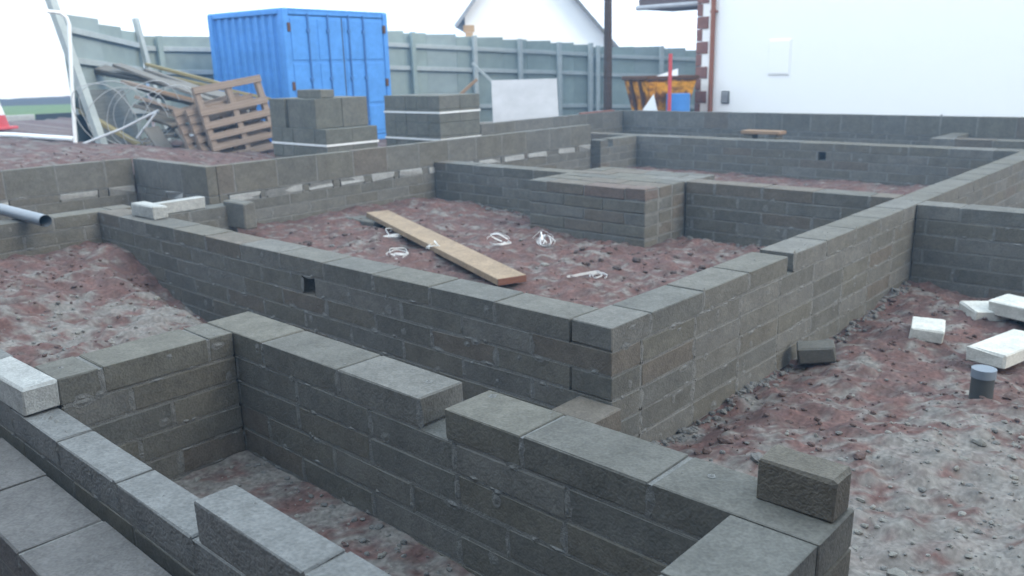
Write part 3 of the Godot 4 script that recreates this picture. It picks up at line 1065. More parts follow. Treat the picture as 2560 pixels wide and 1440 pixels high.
func make_container() -> void:
	var K := Vector3(-10.47, -0.24, -5.39)
	var R := Vector3(-10.78, -0.24, -7.84)
	var w := (R - K).length()
	var dirx := (R - K).normalized()
	var t := thing("shipping_container", "blue steel storage container with double doors and ribbed side", "container", K)
	var zdir := dirx.cross(Vector3.UP).normalized()       # out of the door face
	if zdir.x < 0.0:
		zdir = -zdir
	t.basis = Basis(dirx, Vector3.UP, dirx.cross(Vector3.UP))
	var zs := 1.0 if dirx.cross(Vector3.UP).x > 0.0 else -1.0
	# local: x along the doors, z*zs outwards
	var H := 2.31
	var D := 2.0
	var bk := -zs
	var post := func(x: float, z: float) -> void:
		part(t, "corner_post", cbox(Vector3(0.12, H, 0.12), 0.01), M.blue, Vector3(x, H * 0.5, z * bk))
	post.call(0.06, 0.06)
	post.call(w - 0.06, 0.06)
	post.call(0.06, D - 0.06)
	post.call(w - 0.06, D - 0.06)
	part(t, "door_header", cbox(Vector3(w - 0.25, 0.09, 0.1), 0.01), M.blue, Vector3(w * 0.5, H - 0.045, 0.06 * bk))
	part(t, "door_sill", cbox(Vector3(w - 0.25, 0.12, 0.1), 0.01), M.blue, Vector3(w * 0.5, 0.06, 0.06 * bk))
	part(t, "roof", cbox(Vector3(w - 0.02, 0.05, D - 0.02), 0.01), M.blue, Vector3(w * 0.5, H - 0.01, D * 0.5 * bk))
	part(t, "floor", cbox(Vector3(w - 0.25, 0.1, D - 0.25), 0.01), M.rust, Vector3(w * 0.5, 0.08, D * 0.5 * bk))
	part(t, "back_wall", cbox(Vector3(w - 0.24, H - 0.05, 0.04), 0.005), M.blue, Vector3(w * 0.5, H * 0.5, (D - 0.05) * bk))
	# ribbed sides
	for side in 2:
		var st := stool()
		var x0 := 0.03 if side == 0 else w - 0.03
		var inn := 0.036 if side == 0 else -0.036
		var n := 9
		var z := 0.12
		var step := (D - 0.24) / n
		var prof: Array = []
		for k in n:
			prof.append([x0, z])
			prof.append([x0, z + step * 0.32])
			prof.append([x0 + inn, z + step * 0.5])
			prof.append([x0 + inn, z + step * 0.82])
			z += step
		prof.append([x0, z])
		for k in prof.size() - 1:
			var a: Array = prof[k]
			var b: Array = prof[k + 1]
			quad(st, Vector3(a[0], 0.1, a[1] * bk), Vector3(b[0], 0.1, b[1] * bk), Vector3(b[0], H - 0.06, b[1] * bk), Vector3(a[0], H - 0.06, a[1] * bk), Vector3(w * 0.5, H * 0.5, (a[1] + b[1]) * 0.5 * bk))
		part(t, "ribbed_side", st.commit(), M.blue)
		part(t, "top_rail", cbox(Vector3(0.07, 0.08, D - 0.26), 0.008), M.blue, Vector3(0.04 if side == 0 else w - 0.04, H - 0.04, D * 0.5 * bk))
		part(t, "bottom_rail", cbox(Vector3(0.07, 0.12, D - 0.26), 0.008), M.blue, Vector3(0.04 if side == 0 else w - 0.04, 0.06, D * 0.5 * bk))
	# doors
	var seam := w * 0.535
	for dn in 2:
		var xa := 0.125 if dn == 0 else seam + 0.012
		var xb := seam - 0.012 if dn == 0 else w - 0.125
		var dw := xb - xa
		var dr := part(t, "door", cbox(Vector3(dw, H - 0.24, 0.03), 0.004), M.blue, Vector3((xa + xb) * 0.5, H * 0.5 + 0.015, 0.035 * bk))
		# pressed panels, three rows by two
		var rows := [[-0.97, -0.50], [-0.46, 0.27], [0.31, 1.0]]
		for rw in rows:
			for cl in 2:
				var pw := dw * 0.5 - 0.06
				part(dr, "panel", cbox(Vector3(pw, rw[1] - rw[0] - 0.02, 0.016), 0.006), M.blue, Vector3((-1 if cl == 0 else 1) * (pw * 0.5 + 0.03), (rw[0] + rw[1]) * 0.5, -0.020 * bk))
		for s in 2:
			var rx := -0.20 + 0.45 * s if dn == 0 else -0.38 + 0.36 * s
			var rod := part(dr, "lock_rod", tube([Vector3(rx, -H * 0.5 + 0.08, -0.046 * bk), Vector3(rx, H * 0.5 - 0.08, -0.046 * bk)], 0.016, 8), M.blue_dark)
			for yy in [-0.75, 0.0, 0.8]:
				part(rod, "rod_bracket", cbox(Vector3(0.07, 0.06, 0.035), 0.005), M.blue_dark, Vector3(rx, yy, -0.040 * bk))
		for hy in [-0.85, -0.1, 0.85]:
			part(dr, "hinge", cbox(Vector3(0.06, 0.14, 0.05), 0.006), M.rust if hy != -0.85 else M.blue_dark, Vector3(-dw * 0.5 - 0.02 if dn == 0 else dw * 0.5 + 0.02, hy, -0.03 * bk))
	part(t, "door_seal", cbox(Vector3(0.022, H - 0.26, 0.02), 0.003), M.seal, Vector3(seam, H * 0.5, 0.03 * bk))
	part(t, "lock_box", cbox(Vector3(0.16, 0.18, 0.09), 0.012), M.blue, Vector3(seam + 0.07, 0.72, -0.03 * bk))
	part(t, "handle", cbox(Vector3(0.34, 0.035, 0.03), 0.006), M.blue_dark, Vector3(seam - 0.22, 0.66, -0.045 * bk))

func fence_run(label: String, p0: Vector2, p1: Vector2, top0: float, top1: float, bot0: float, bot1: float, posts: Array, jag: float, bw := 0.55, lean := 0.0) -> Node3D:
	var t := thing("hoarding_fence", label, "fence", Vector3(p0.x, bot0, p0.y))
	var d := p1 - p0
	var ln := d.length()
	d /= ln
	var nrm := Vector2(-d.y, d.x)
	if nrm.dot(Vector2(1.93, 2.69) - p0) < 0.0:
		nrm = -nrm
	var yaw := atan2(-d.y, d.x)
	var org := Vector3(p0.x, bot0, p0.y)
	var s := 0.0
	var k := 0
	while s < ln - 0.02:
		var w := minf(bw * rng.randf_range(0.7, 1.35), ln - s)
		var f := (s + w * 0.5) / ln
		var tp := lerpf(top0, top1, f) + rng.randf_range(-jag, jag)
		var bt := lerpf(bot0, bot1, f) - 0.08
		var pos := p0 + d * (s + w * 0.5) - nrm * (0.02 + 0.004 * (k % 3))
		part(t, "board", cbox(Vector3(w - 0.004, tp - bt, 0.02), 0.002), [M.fence, M.fence2, M.fence3][rng.randi() % 3], Vector3(pos.x, (tp + bt) * 0.5, pos.y) - org, Vector3(0, yaw, 0))
		s += w
		k += 1
	var slope := atan2(top1 - top0, ln)
	for rl in [0.12, 0.34, 0.72]:
		var f0: float = top0 + (bot0 - top0) * rl
		var f1: float = top1 + (bot1 - top1) * rl
		var mid := (p0 + p1) * 0.5 + nrm * 0.025
		part(t, "rail", cbox(Vector3(ln, 0.09, 0.045), 0.005), M.rail, Vector3(mid.x, (f0 + f1) * 0.5, mid.y) - org, Vector3(0, yaw, atan2(f1 - f0, ln)))
	for ps in posts:
		var f: float = ps[0]
		var tp: float = lerpf(top0, top1, f) + ps[1]
		var bt := lerpf(bot0, bot1, f) - 0.3
		var pos := p0 + d * (ln * f) + nrm * 0.10
		part(t, "post", cbox(Vector3(0.1, tp - bt, 0.09), 0.006, 0.004, k % 3), M.rail if rng.randf() < 0.7 else M.fence, Vector3(pos.x, (tp + bt) * 0.5, pos.y) - org, Vector3(0, yaw, lean))
	return t

func make_fences() -> void:
	# right: behind the container to beyond the white house
	var a := Vector2(-13.0, -7.6)
	var m1 := Vector2(-11.06, -11.35)
	fence_run("grey board hoarding fence running from the blue container towards the dark pole", Vector2(-12.9, -7.4), Vector2(-10.6, -13.9), 1.93, 1.52, -0.25, -0.46, [[0.12, 0.0], [0.335, 0.02], [0.545, 0.03], [0.71, 0.02], [0.86, 0.0], [0.985, 0.02]], 0.03)
	fence_run("lower grey board fence between the dark pole and the white house", Vector2(-10.68, -13.80), Vector2(-7.2, -17.6), 1.50, 1.18, -0.46, -0.62, [[0.05, 0.0], [0.35, 0.05], [0.65, 0.0], [0.95, 0.0]], 0.03)
	fence_run("grey sheet fence panels behind the timber pile left of the container", Vector2(-13.6, -4.5), Vector2(-13.6, -7.3), 1.77, 1.72, -0.12, -0.22, [[0.08, 0.0], [0.9, 0.0]], 0.015, 1.1)
	# raised stub boards on it
	fence_run("pale blue grey hoarding panel with leaning end posts at the site entrance", Vector2(-11.2, -2.22), Vector2(-13.55, -4.42), 1.98, 1.80, 0.03, -0.1, [], 0.01, 1.2)
	plank_between("fence_post", "tall leaning timber post at the open end of the hoarding", Vector3(-10.55, -0.15, -2.33), Vector3(-11.25, 2.22, -2.13), 0.11, 0.11, M.rail, false, 0.0, "", "post")
	plank_between("fence_post", "slim leaning timber post where the two hoarding panels meet", Vector3(-13.05, -0.2, -4.45), Vector3(-13.42, 2.05, -4.30), 0.09, 0.09, M.rail, false, 0.0, "", "post")
	# braces against the right fence
	plank_between("fence_brace", "sloping timber brace propping the grey hoarding fence", Vector3(-10.95, 1.15, -10.2), Vector3(-9.75, -0.35, -11.2), 0.1, 0.05, M.rail, false, 0.0, "", "brace")
	plank_between("scrap_plank", "pale new batten sticking up behind the square block pack", Vector3(-8.75, -0.2, -6.3), Vector3(-7.93, 0.87, -7.28), 0.06, 0.05, M.wood_new, false, 0.0, "", "plank")
	# dark pole
	var p := part(self, "utility_pole", tube([Vector3(-7.62, -0.6, -10.45), Vector3(-7.62, 3.0, -10.45), Vector3(-7.66, 7.4, -10.45)], 0.085, 14, 0.05), M.pole)
	tag(p, "tall dark wooden utility pole in front of the grey fence", "pole")
	# leaning sheet
	var s := plank_between("grey_sheet", "pale grey sheet leaning above the rear wall in front of the fence", Vector3(-8.12, 0.36, -7.82), Vector3(-7.34, 0.36, -8.63), 1.0, 0.02, M.board_grey, false, 1.25, "", "sheet")
	# timbers carrying the sheet
	var st := thing("timber_stack", "low stack of mixed timbers under the leaning grey sheet", "timber", Vector3(-8.3, -0.25, -8.4), 0.82)
	for k in 4:
		for j in 3:
			part(st, "timber", cbox(Vector3(1.3 + 0.1 * ((k + j) % 3), 0.09, 0.12), 0.005, 0.003), [M.wood_dark, M.wood_grey, M.wood_pallet][(k * 2 + j) % 3], Vector3(0.05 * (k % 2) + 0.15, 0.045 + k * 0.092, -0.15 + j * 0.13))

func make_pile() -> void:
	var grp := "scrap timbers in the pile by the hoarding"
	# [ax, ay, az, bx, by, bz, width, thickness, material, label]
	var L := [
		[-11.55, 1.24, -3.06, -9.69, 0.48, -4.13, 0.20, 0.045, M.wood_grey, "wide grey board on top of the scrap timber pile"],
		[-12.23, 1.19, -2.70, -10.93, 0.91, -3.65, 0.15, 0.05, M.wood_grey, "grey board at the back end of the scrap timber pile"],
		[-11.44, 1.15, -3.46, -9.91, 0.56, -4.36, 0.10, 0.05, M.wood_grey, "narrow grey timber near the top of the scrap pile"],
		[-10.48, 0.77, -2.81, -9.69, 0.35, -3.72, 0.11, 0.05, M.wood_pallet, "tan batten sticking out of the scrap pile"],
		[-10.53, 0.65, -2.79, -9.63, 0.25, -3.76, 0.10, 0.05, M.wood_grey, "grey batten below the tan one in the scrap pile"],
		[-10.36, 0.86, -3.04, -9.80, 0.65, -3.57, 0.07, 0.04, M.wood_new, "short pale batten end in the scrap pile"],
		[-11.27, 1.02, -3.80, -10.14, 0.65, -4.81, 0.08, 0.05, M.wood_yellow, "yellowed batten behind the leaning pallet"],
		[-11.66, 1.24, -3.57, -10.59, 0.86, -4.42, 0.06, 0.05, M.wood_yellow, "thin yellow green batten along the back of the scrap pile"],
		[-11.27, 0.61, -2.29, -10.48, 0.06, -2.81, 0.16, 0.05, M.wood_yellow, "yellow plank sliding off the left side of the scrap pile"],
		[-11.21, 0.88, -3.23, -9.63, 0.37, -4.08, 0.18, 0.05, M.wood_dark, "brown board in the middle of the scrap pile"],
		[-11.21, 0.65, -3.23, -9.52, 0.20, -4.02, 0.20, 0.05, M.wood_dark, "brown board low in the middle of the scrap pile"],
		[-11.10, 0.43, -3.29, -9.40, 0.04, -3.91, 0.22, 0.06, M.wood_dark, "brown board at the bottom of the scrap pile"],
		[-11.32, 0.77, -3.46, -9.97, 0.43, -4.36, 0.20, 0.05, M.wood_grey, "grey board inside the scrap pile behind the wire"],
		[-11.32, 0.20, -3.51, -9.63, -0.05, -4.19, 0.25, 0.06, M.wood_grey, "grey board lying on the ground under the scrap pile"],
		[-10.87, 0.48, -3.97, -9.52, 0.26, -4.59, 0.20, 0.05, M.wood_dark, "brown board at the back under the scrap pile"],
		[-10.19, 0.34, -2.84, -9.91, -0.16, -2.99, 0.30, 0.03, M.wood_grey, "square grey board propped against the front of the scrap pile"],
		[-9.99, 0.31, -3.20, -9.66, -0.19, -3.33, 0.26, 0.03, M.wood_grey, "second grey board propped beside the square one on the scrap pile"],
		[-11.44, -0.02, -0.86, -9.91, -0.06, -2.84, 0.12, 0.07, M.wood_pallet, "long pinkish timber lying on the soil before the scrap pile"],
	]
	for e in L:
		plank_between("scrap_plank", e[9], Vector3(e[0], e[1], e[2]), Vector3(e[3], e[4], e[5]), e[6], e[7], e[8], false, rng.randf_range(-0.15, 0.15), grp)
	plank_between("shade_sheet", "darker grey sheet added as the shade on the lower half of the hoarding behind the wire", Vector3(-10.95, 0.42, -2.28), Vector3(-12.5, 0.40, -3.62), 0.95, 0.02, M.shade_sheet_tone, false, 1.35, "", "sheet")  # darker sheet put in for the shade below the fence rail
	plank_between("scrap_plank", "broad weathered board sloping across the top of the scrap pile", Vector3(-11.9, 1.20, -2.95), Vector3(-9.75, 0.62, -4.3), 0.26, 0.05, M.wood_grey, false, 0.2, grp)
	plank_between("scrap_plank", "bleached board lying second from the top of the scrap pile", Vector3(-11.2, 0.98, -3.0), Vector3(-9.6, 0.48, -3.95), 0.22, 0.05, M.wood_pallet, false, -0.1, grp)
	# heap of dark rubbish filling the pile: short offcuts
	var rr := RandomNumberGenerator.new()
	rr.seed = 8
	for k in 16:
		var c := Vector3(-10.7 + rr.randf() * 1.2, 0.0, 0)
		c.z = -2.9 - rr.randf() * 1.1 + (c.x + 10.7) * -0.35
		c.y = rr.randf_range(0.0, 0.55)
		var ang := rr.randf_range(-0.9, 0.2)
		var h := rr.randf_range(0.35, 0.7)
		plank_between("timber_offcut", "weathered offcut wedged inside the scrap timber pile", c - Vector3(cos(ang), -0.15, -sin(ang)) * h * 0.5, c + Vector3(cos(ang), -0.15, -sin(ang)) * h * 0.5, rr.randf_range(0.08, 0.2), rr.randf_range(0.03, 0.06), [M.wood_dark, M.wood_grey, M.wood_dark][k % 3], false, rr.randf_range(-0.3, 0.3), "offcuts inside the scrap pile")
	# wire coil
	var t := thing("wire_coil", "springy coil of pale wire lying over the scrap timber pile", "wire", Vector3(-10.3, 0.0, -2.45))
	for k in 7:
		var f := k / 6.0
		var c := Vector3(-0.15 + 0.30 * f, 0.50 + 0.06 * sin(k * 2.0), 0.10 - 0.75 * f)
		var ax := Vector3(0.25, 0.06 * k - 0.1, -0.34) * (1.0 + 0.12 * (k % 3))
		var ay := Vector3(0.12, 0.48 - 0.02 * k, 0.10)
		part(t, "wire_loop", tube(loop_pts(c, ax, ay, 24, 0.0, 5.6, 0.05), 0.006, 5), M.wire)
	# pale tubes
	var w1 := part(self, "white_hoop", tube([Vector3(-10.80, 0.05, -2.0), Vector3(-10.79, 1.0, -2.08), Vector3(-10.77, 1.78, -2.16), Vector3(-10.78, 1.87, -2.14), Vector3(-10.81, 1.93, -2.08), Vector3(-10.86, 1.95, -1.93)], 0.026, 10), M.plastic_white)
	tag(w1, "tall white plastic tube standing bent over at its top before the hoarding", "tube")
	var w2 := part(self, "white_tube", tube([Vector3(-10.65, 0.12, -1.95), Vector3(-10.35, 0.34, -2.5), Vector3(-10.05, 0.58, -2.93), Vector3(-10.03, 0.55, -2.88), Vector3(-10.25, 0.2, -2.65)], 0.018, 8), M.tube_grey)
	tag(w2, "bent pale tube sticking out at the front of the scrap pile", "tube")
	var w3 := part(self, "white_tube", tube([Vector3(-9.75, 0.22, -3.15), Vector3(-9.45, 0.18, -3.4), Vector3(-9.2, 0.05, -3.6)], 0.018, 8), M.tube_grey)
	tag(w3, "upper short white tube poking out beside the leaning pallet", "tube")
	var w4 := part(self, "white_tube", tube([Vector3(-9.6, 0.08, -3.10), Vector3(-9.35, 0.04, -3.32), Vector3(-9.1, -0.04, -3.5)], 0.018, 8), M.tube_grey)
	tag(w4, "lower short white tube poking out beside the leaning pallet", "tube")
	var w5 := part(self, "white_tube", tube([Vector3(-15.5, 0.20, -1.2), Vector3(-13.3, 0.19, -2.0), Vector3(-11.2, 0.19, -2.15)], 0.04, 8), M.plastic_white)
	tag(w5, "long white tube lying on the ground at the site entrance", "tube")
	# pallets leaning on the pile
	make_pallet("front wooden pallet leaning on edge with an open top bay", Vector3(-8.72, -0.06, -3.52), 1.42, -0.20, 0.15, true)
	make_pallet("wooden pallet leaning behind the open topped pallet", Vector3(-8.90, -0.06, -3.45), 1.42, -0.20, 0.19, false)
	make_pallet("hindmost wooden pallet of the leaning three", Vector3(-9.07, -0.05, -3.37), 1.42, -0.20, 0.22, false)

func make_pallet(label: String, at: Vector3, yaw: float, lean: float, roll: float, open_top: bool) -> void:
	var t := thing("wooden_pallet", label, "pallet", at)
	t.rotation = Vector3(lean, yaw, roll)
	var W := 0.98
	var Hh := 1.05 if open_top else 0.78
	for i in 3:
		var x := -W * 0.5 + 0.05 + i * (W - 0.1) * 0.5
		part(t, "bearer", cbox(Vector3(Hh, 0.08, 0.09), 0.004, 0.002, i), M.wood_pallet, Vector3(x, Hh * 0.5, 0), Vector3(0, 0, PI / 2))
	var ys := [0.06, 0.21, 0.36, 0.52, 0.70, 1.0] if open_top else [0.06, 0.2, 0.34, 0.48, 0.62, 0.73]
	for y in ys:
		part(t, "slat", cbox(Vector3(W, 0.095 if y > 0.4 else 0.085, 0.022), 0.003, 0.002, int(y * 10) % 3), M.wood_pallet, Vector3(rng.randf_range(-0.01, 0.01), y, 0.057))
	for y in [0.08, 0.30, 0.5]:
		part(t, "back_slat", cbox(Vector3(W, 0.09, 0.022), 0.003, 0.002, 1), M.wood_pallet, Vector3(0, y, -0.057))

func make_house() -> void:
	var t := thing("white_house", "white rendered house wall with brick quoins and a brown downpipe", "house", Vector3(-6.65, -0.65, -12.0))
	var H := 5.4
	var st := stool()
	# walls with thickness
	part(t, "front_wall", cbox(Vector3(13.0, H, 0.3), 0.01), M.render, Vector3(6.56, H * 0.5, -0.15))
	part(t, "side_wall", cbox(Vector3(0.3, H, 6.7), 0.01), M.render, Vector3(0.21, H * 0.5, -3.66))
	part(t, "side_wall", cbox(Vector3(0.3, H, 6.7), 0.01), M.render, Vector3(12.91, H * 0.5, -3.66))
	part(t, "back_wall", cbox(Vector3(12.4, H, 0.3), 0.01), M.render, Vector3(6.56, H * 0.5, -6.86))
	st = stool()
	var e := 0.45
	var a := Vector3(-e, H - 0.1, e)
	var b := Vector3(13.1 + e, H - 0.1, e)
	var c := Vector3(13.1 + e, H - 0.1, -7.0 - e)
	var d := Vector3(-e, H - 0.1, -7.0 - e)
	var r0 := Vector3(-e, H + 2.4, -3.5)
	var r1 := Vector3(13.1 + e, H + 2.4, -3.5)
	var cc := Vector3(6.5, H + 0.5, -3.5)
	quad(st, a, b, r1, r0, cc)
	quad(st, d, c, r1, r0, cc)
	tri(st, a, d, r0, cc)
	tri(st, b, c, r1, cc)
	quad(st, a, b, c, d, cc)
	part(t, "roof", st.commit(), M.roof)
	# brick quoins, toothed
	var y := 0.02
	var k := 0
	while y < H - 0.4:
		var w := 0.245 if k % 2 == 0 else 0.115
		part(t, "brick_quoin", cbox(Vector3(w, 0.218, 0.33), 0.004, 0.002, k % 3), M.brick, Vector3(w * 0.5 - 0.012, y + 0.112, -0.147))
		y += 0.228
		k += 1
	var dp := part(t, "downpipe", tube([Vector3(0.36, 0.1, 0.07), Vector3(0.36, H - 0.3, 0.07)], 0.045, 12), M.pipe_brown)
	for yy in [0.5, 2.6, 4.4]:
		part(dp, "bracket", cbox(Vector3(0.13, 0.04, 0.08), 0.004), M.pipe_brown, Vector3(0.36, yy, 0.04))
	# wall vent: a frame, a recess and louvres
	var vt := part(t, "wall_vent", cbox(Vector3(0.16, 0.23, 0.03), 0.003), M.vent, Vector3(0.64, 1.04, 0.012))
	for q in 5:
		part(vt, "louvre", cbox(Vector3(0.13, 0.012, 0.03), 0.002), M.board_grey, Vector3(0.0, -0.08 + q * 0.04, 0.018), Vector3(0.5, 0, 0))
	var mb := part(t, "meter_box", cbox(Vector3(0.42, 0.62, 0.05), 0.008), M.render, Vector3(1.68, 1.74, -0.006))
	part(mb, "lid", cbox(Vector3(0.37, 0.56, 0.012), 0.004), M.render, Vector3(0, 0, 0.028))
	# small canopy round the corner
	var cn := part(t, "porch_roof", cbox(Vector3(1.6, 0.34, 1.3), 0.01), M.fascia, Vector3(-0.82, 2.93, -1.05))
	part(cn, "porch_bracket", cbox(Vector3(0.06, 0.7, 0.06), 0.006), M.fascia, Vector3(0.55, -0.4, -0.3), Vector3(0, 0, -0.7))
	part(cn, "gutter", tube([Vector3(-0.8, -0.14, 0.70), Vector3(0.78, -0.14, 0.70)], 0.05, 10), M.board_grey)
	# yellow skip with blue sheet, red pole
	var sk := thing("rusty_skip", "rusty yellow steel skip beside the white house corner", "skip", Vector3(-7.0, -0.35, -11.25), -0.55)
	st = stool()
	var lo := [Vector3(-0.40, 0.25, -0.3), Vector3(0.40, 0.25, -0.3), Vector3(0.40, 0.25, 0.3), Vector3(-0.40, 0.25, 0.3)]
	var hi := [Vector3(-0.55, 1.14, -0.5), Vector3(0.55, 1.14, -0.5), Vector3(0.55, 1.14, 0.5), Vector3(-0.55, 1.14, 0.5)]
	var ctr := Vector3(0, 0.7, 0)
	for q in 4:
		var q2 := (q + 1) % 4
		quad(st, lo[q], lo[q2], hi[q2], hi[q], ctr)
		quad(st, lo[q] * Vector3(0.93, 1.05, 0.9), lo[q2] * Vector3(0.93, 1.05, 0.9), hi[q2] * Vector3(0.94, 1, 0.93), hi[q] * Vector3(0.94, 1, 0.93), Vector3(0, 0.7, 0))
	quad(st, lo[0], lo[1], lo[2], lo[3], ctr)
	part(sk, "hopper", st.commit(), M.yellow)
	for q in 2:
		part(sk, "rim", cbox(Vector3(1.14, 0.07, 0.06), 0.008), M.rust, Vector3(0, 1.13, -0.5 + q * 1.0))
		part(sk, "end_rim", cbox(Vector3(0.06, 0.07, 0.94), 0.008), M.rust, Vector3(-0.54 + q * 1.08, 1.13, 0))
		part(sk, "skid", cbox(Vector3(0.1, 0.26, 0.6), 0.008), M.rust, Vector3(-0.3 + q * 0.6, 0.12, 0))
		part(sk, "rib", cbox(Vector3(0.07, 0.88, 0.05), 0.006), M.rust, Vector3(-0.2 + q * 0.4, 0.70, 0.42), Vector3(0.22, 0, 0))
	var bl := part(self, "blue_drum", tube([Vector3(-6.38, -0.35, -10.92), Vector3(-6.38, 0.50, -10.92)], 0.215, 20), M.blue)
	tag(bl, "blue plastic drum in front of the rusty yellow skip", "drum")
	var rp := part(self, "red_pole", tube([Vector3(-6.28, -0.4, -10.46), Vector3(-6.30, 1.20, -10.50)], 0.035, 10), M.red)
	tag(rp, "thin red pole standing upright in front of the skip", "pole")
	var ws := stool()
	tri3(ws, Vector3(-7.28, -0.36, -10.42), Vector3(-6.45, -0.36, -10.60), Vector3(-6.74, 0.50, -10.66), 0.02)
	var w := part(self, "white_offcut", ws.commit(), M.plastic_white)
	tag(w, "white triangular sheet offcut propped in front of the skip", "sheet")
	var ws2 := stool()
	tri3(ws2, Vector3(-6.98, 0.79, -11.0), Vector3(-6.60, 0.79, -11.25), Vector3(-6.62, 0.94, -11.28), 0.02)
	var w2 := part(self, "white_offcut", ws2.commit(), M.plastic_white)
	tag(w2, "white sheet corner showing above the rim of the skip", "sheet")
	var rs := plank_between("red_strip", "thin red batten lying on the wall below the dark pole", Vector3(-7.16, 0.237, -9.0), Vector3(-7.16, 0.237, -10.0), 0.05, 0.025, M.brick, false, 0.0, "", "batten")

func tri3(st: SurfaceTool, a: Vector3, b: Vector3, c: Vector3, th: float) -> void:
	var n := (b - a).cross(c - a).normalized() * th * 0.5
	var o := (a + b + c) / 3.0
	tri(st, a + n, b + n, c + n, o)
	tri(st, a - n, b - n, c - n, o)
	for e in [[a, b], [b, c], [c, a]]:
		quad(st, e[0] + n, e[1] + n, e[1] - n, e[0] - n, o)

func make_far() -> void:
	# white gabled house beyond the fence
	var t := thing("gabled_house", "white gabled house with a brick corner rising behind the grey fence", "house", Vector3(-18.1, -0.6, -17.1))
	var A := Vector2(-18.1, -17.1)
	var B := Vector2(-14.65, -20.1)
	var ax := Vector3(B.x - A.x, 0, B.y - A.y)
	var W := ax.length()
	ax /= W
	t.basis = Basis(ax, Vector3.UP, ax.cross(Vector3.UP))
	var bz := 1.0 if ax.cross(Vector3.UP).dot(Vector3(-1, 0, -1)) > 0 else -1.0
	var D := 7.0
	var yl := 3.25
	var yr := 2.45
	var ym := 5.6
	var st := stool()
	var f := [Vector3(0, 0, 0), Vector3(W, 0, 0), Vector3(W, yr, 0), Vector3(W * 0.40, ym, 0), Vector3(0, yl, 0)]
	var g: Array = []
	for p in f:
		g.append(p + Vector3(0, 0, D * bz))
	var c := Vector3(W * 0.5, 2.0, D * 0.5 * bz)
	for s in [f, g]:
		for k in range(1, 4):
			tri(st, s[0], s[k], s[k + 1], c)
	for k in 5:
		quad(st, f[k], f[(k + 1) % 5], g[(k + 1) % 5], g[k], c)
	part(t, "wall", st.commit(), M.render)
	for sd in 2:
		st = stool()
		var lo: Vector3 = f[4] if sd == 0 else f[2]
		var hi: Vector3 = f[3]
		var dir := (lo - hi).normalized()
		var l2 := lo + dir * 0.45
		var up := Vector3(0, 0.09, 0)
		var o := Vector3(0, 0, -0.3 * bz)
		var b2 := Vector3(0, 0, (D + 0.3) * bz)
		var q := [hi + o, l2 + o, l2 + b2, hi + b2]
		var cc: Vector3 = (q[0] + q[2]) * 0.5 + up * 0.5
		quad(st, q[0], q[1], q[2], q[3], cc)
		quad(st, q[0] + up, q[1] + up, q[2] + up, q[3] + up, cc)
		for k in 4:
			quad(st, q[k], q[(k + 1) % 4], q[(k + 1) % 4] + up, q[k] + up, cc)
		var rf := part(t, "roof_slope", st.commit(), M.roof_hazed)
		part(rf, "barge_board", cbox(Vector3((hi - l2).length(), 0.11, 0.04), 0.005), M.roof_hazed if sd == 0 else M.wood_grey, (hi + l2) * 0.5 + o * 1.08 + Vector3(0, 0.03, 0), Vector3(0, 0, atan2(hi.y - l2.y, hi.x - l2.x) if sd == 0 else atan2(l2.y - hi.y, l2.x - hi.x)))
	for k in 13:
		part(t, "brick_quoin", cbox(Vector3(0.36 if k % 2 == 0 else 0.24, 0.22, 0.3), 0.004), M.brick_far, Vector3(0.12, 0.13 + k * 0.228, 0.12 * bz))
	# verge, kerb and road beyond the site entrance
	var gr := part(self, "grass_verge", strip(Vector2(-24.0, -1.0), Vector2(-22.0, -8.5), Vector2(-34.0, -10.8), Vector2(-40.0, -4.0), 0.06), M.grass)
	struct(gr)
	gr.set_meta("label", "strip of green grass verge beyond the site entrance")
	gr.set_meta("category", "grass")
	var rd := part(self, "road", strip(Vector2(-40.1, -4.0), Vector2(-34.1, -10.8), Vector2(-46.0, -18.0), Vector2(-54.0, -8.0), 0.05), M.asphalt)
	struct(rd)
	var kb := thing("kerb", "kerb of grey stones with one black stone along the grass verge", "kerb", Vector3(-23.9, 0.0, -1.3))
	for k in 7:
		var p := Vector3(-23.9, 0.05, -1.3).lerp(Vector3(-21.95, 0.05, -8.6), (k + 0.5) / 7.0)
		part(kb, "kerb_stone", cbox(Vector3(1.05, 0.26, 0.16), 0.01), M.black if k == 4 else M.kerb, p + Vector3(0.12, -0.02, 0) - kb.position, Vector3(0, atan2(7.3, 1.95), 0))
	# unseen house and wing behind the camera, added to shade the near walls
	var blocker := thing("shade_blocker", "unseen dark house and wing added to shade the near walls", "house", Vector3(-2.0, -0.6, 7.0))
	part(blocker, "wall", cbox(Vector3(16.0, 6.0, 6.0), 0.02), M.blocker_brick, Vector3(0, 3.0, 3.0))
	part(blocker, "blocker_wing", cbox(Vector3(5.0, 5.0, 7.4), 0.02), M.blocker_brick, Vector3(9.9, 2.5, -3.6))
	part(blocker, "blocker_wing_roof", cbox(Vector3(5.8, 0.3, 8.3), 0.05), M.roof, Vector3(9.9, 5.15, -3.8))
	part(blocker, "roof", cbox(Vector3(16.8, 0.3, 6.8), 0.05), M.roof, Vector3(0, 6.15, 3.0))
	# traffic cone
	var cn := thing("traffic_cone", "red and white traffic cone at the site entrance", "cone", Vector3(-18.14, 0.05, -3.2))
	part(cn, "base", cbox(Vector3(0.56, 0.06, 0.56), 0.01), M.red, Vector3(0, 0.03, 0), Vector3(0, 0.5, 0))
	part(cn, "lower_band", tube([Vector3(0, 0.06, 0), Vector3(0, 0.30, 0)], 0.235, 20, 0.185), M.red)
	part(cn, "white_sleeve", tube([Vector3(0, 0.30, 0), Vector3(0, 0.74, 0)], 0.187, 20, 0.09), M.plastic_white)
	part(cn, "tip", tube([Vector3(0, 0.74, 0), Vector3(0, 0.95, 0)], 0.088, 20, 0.04), M.red)
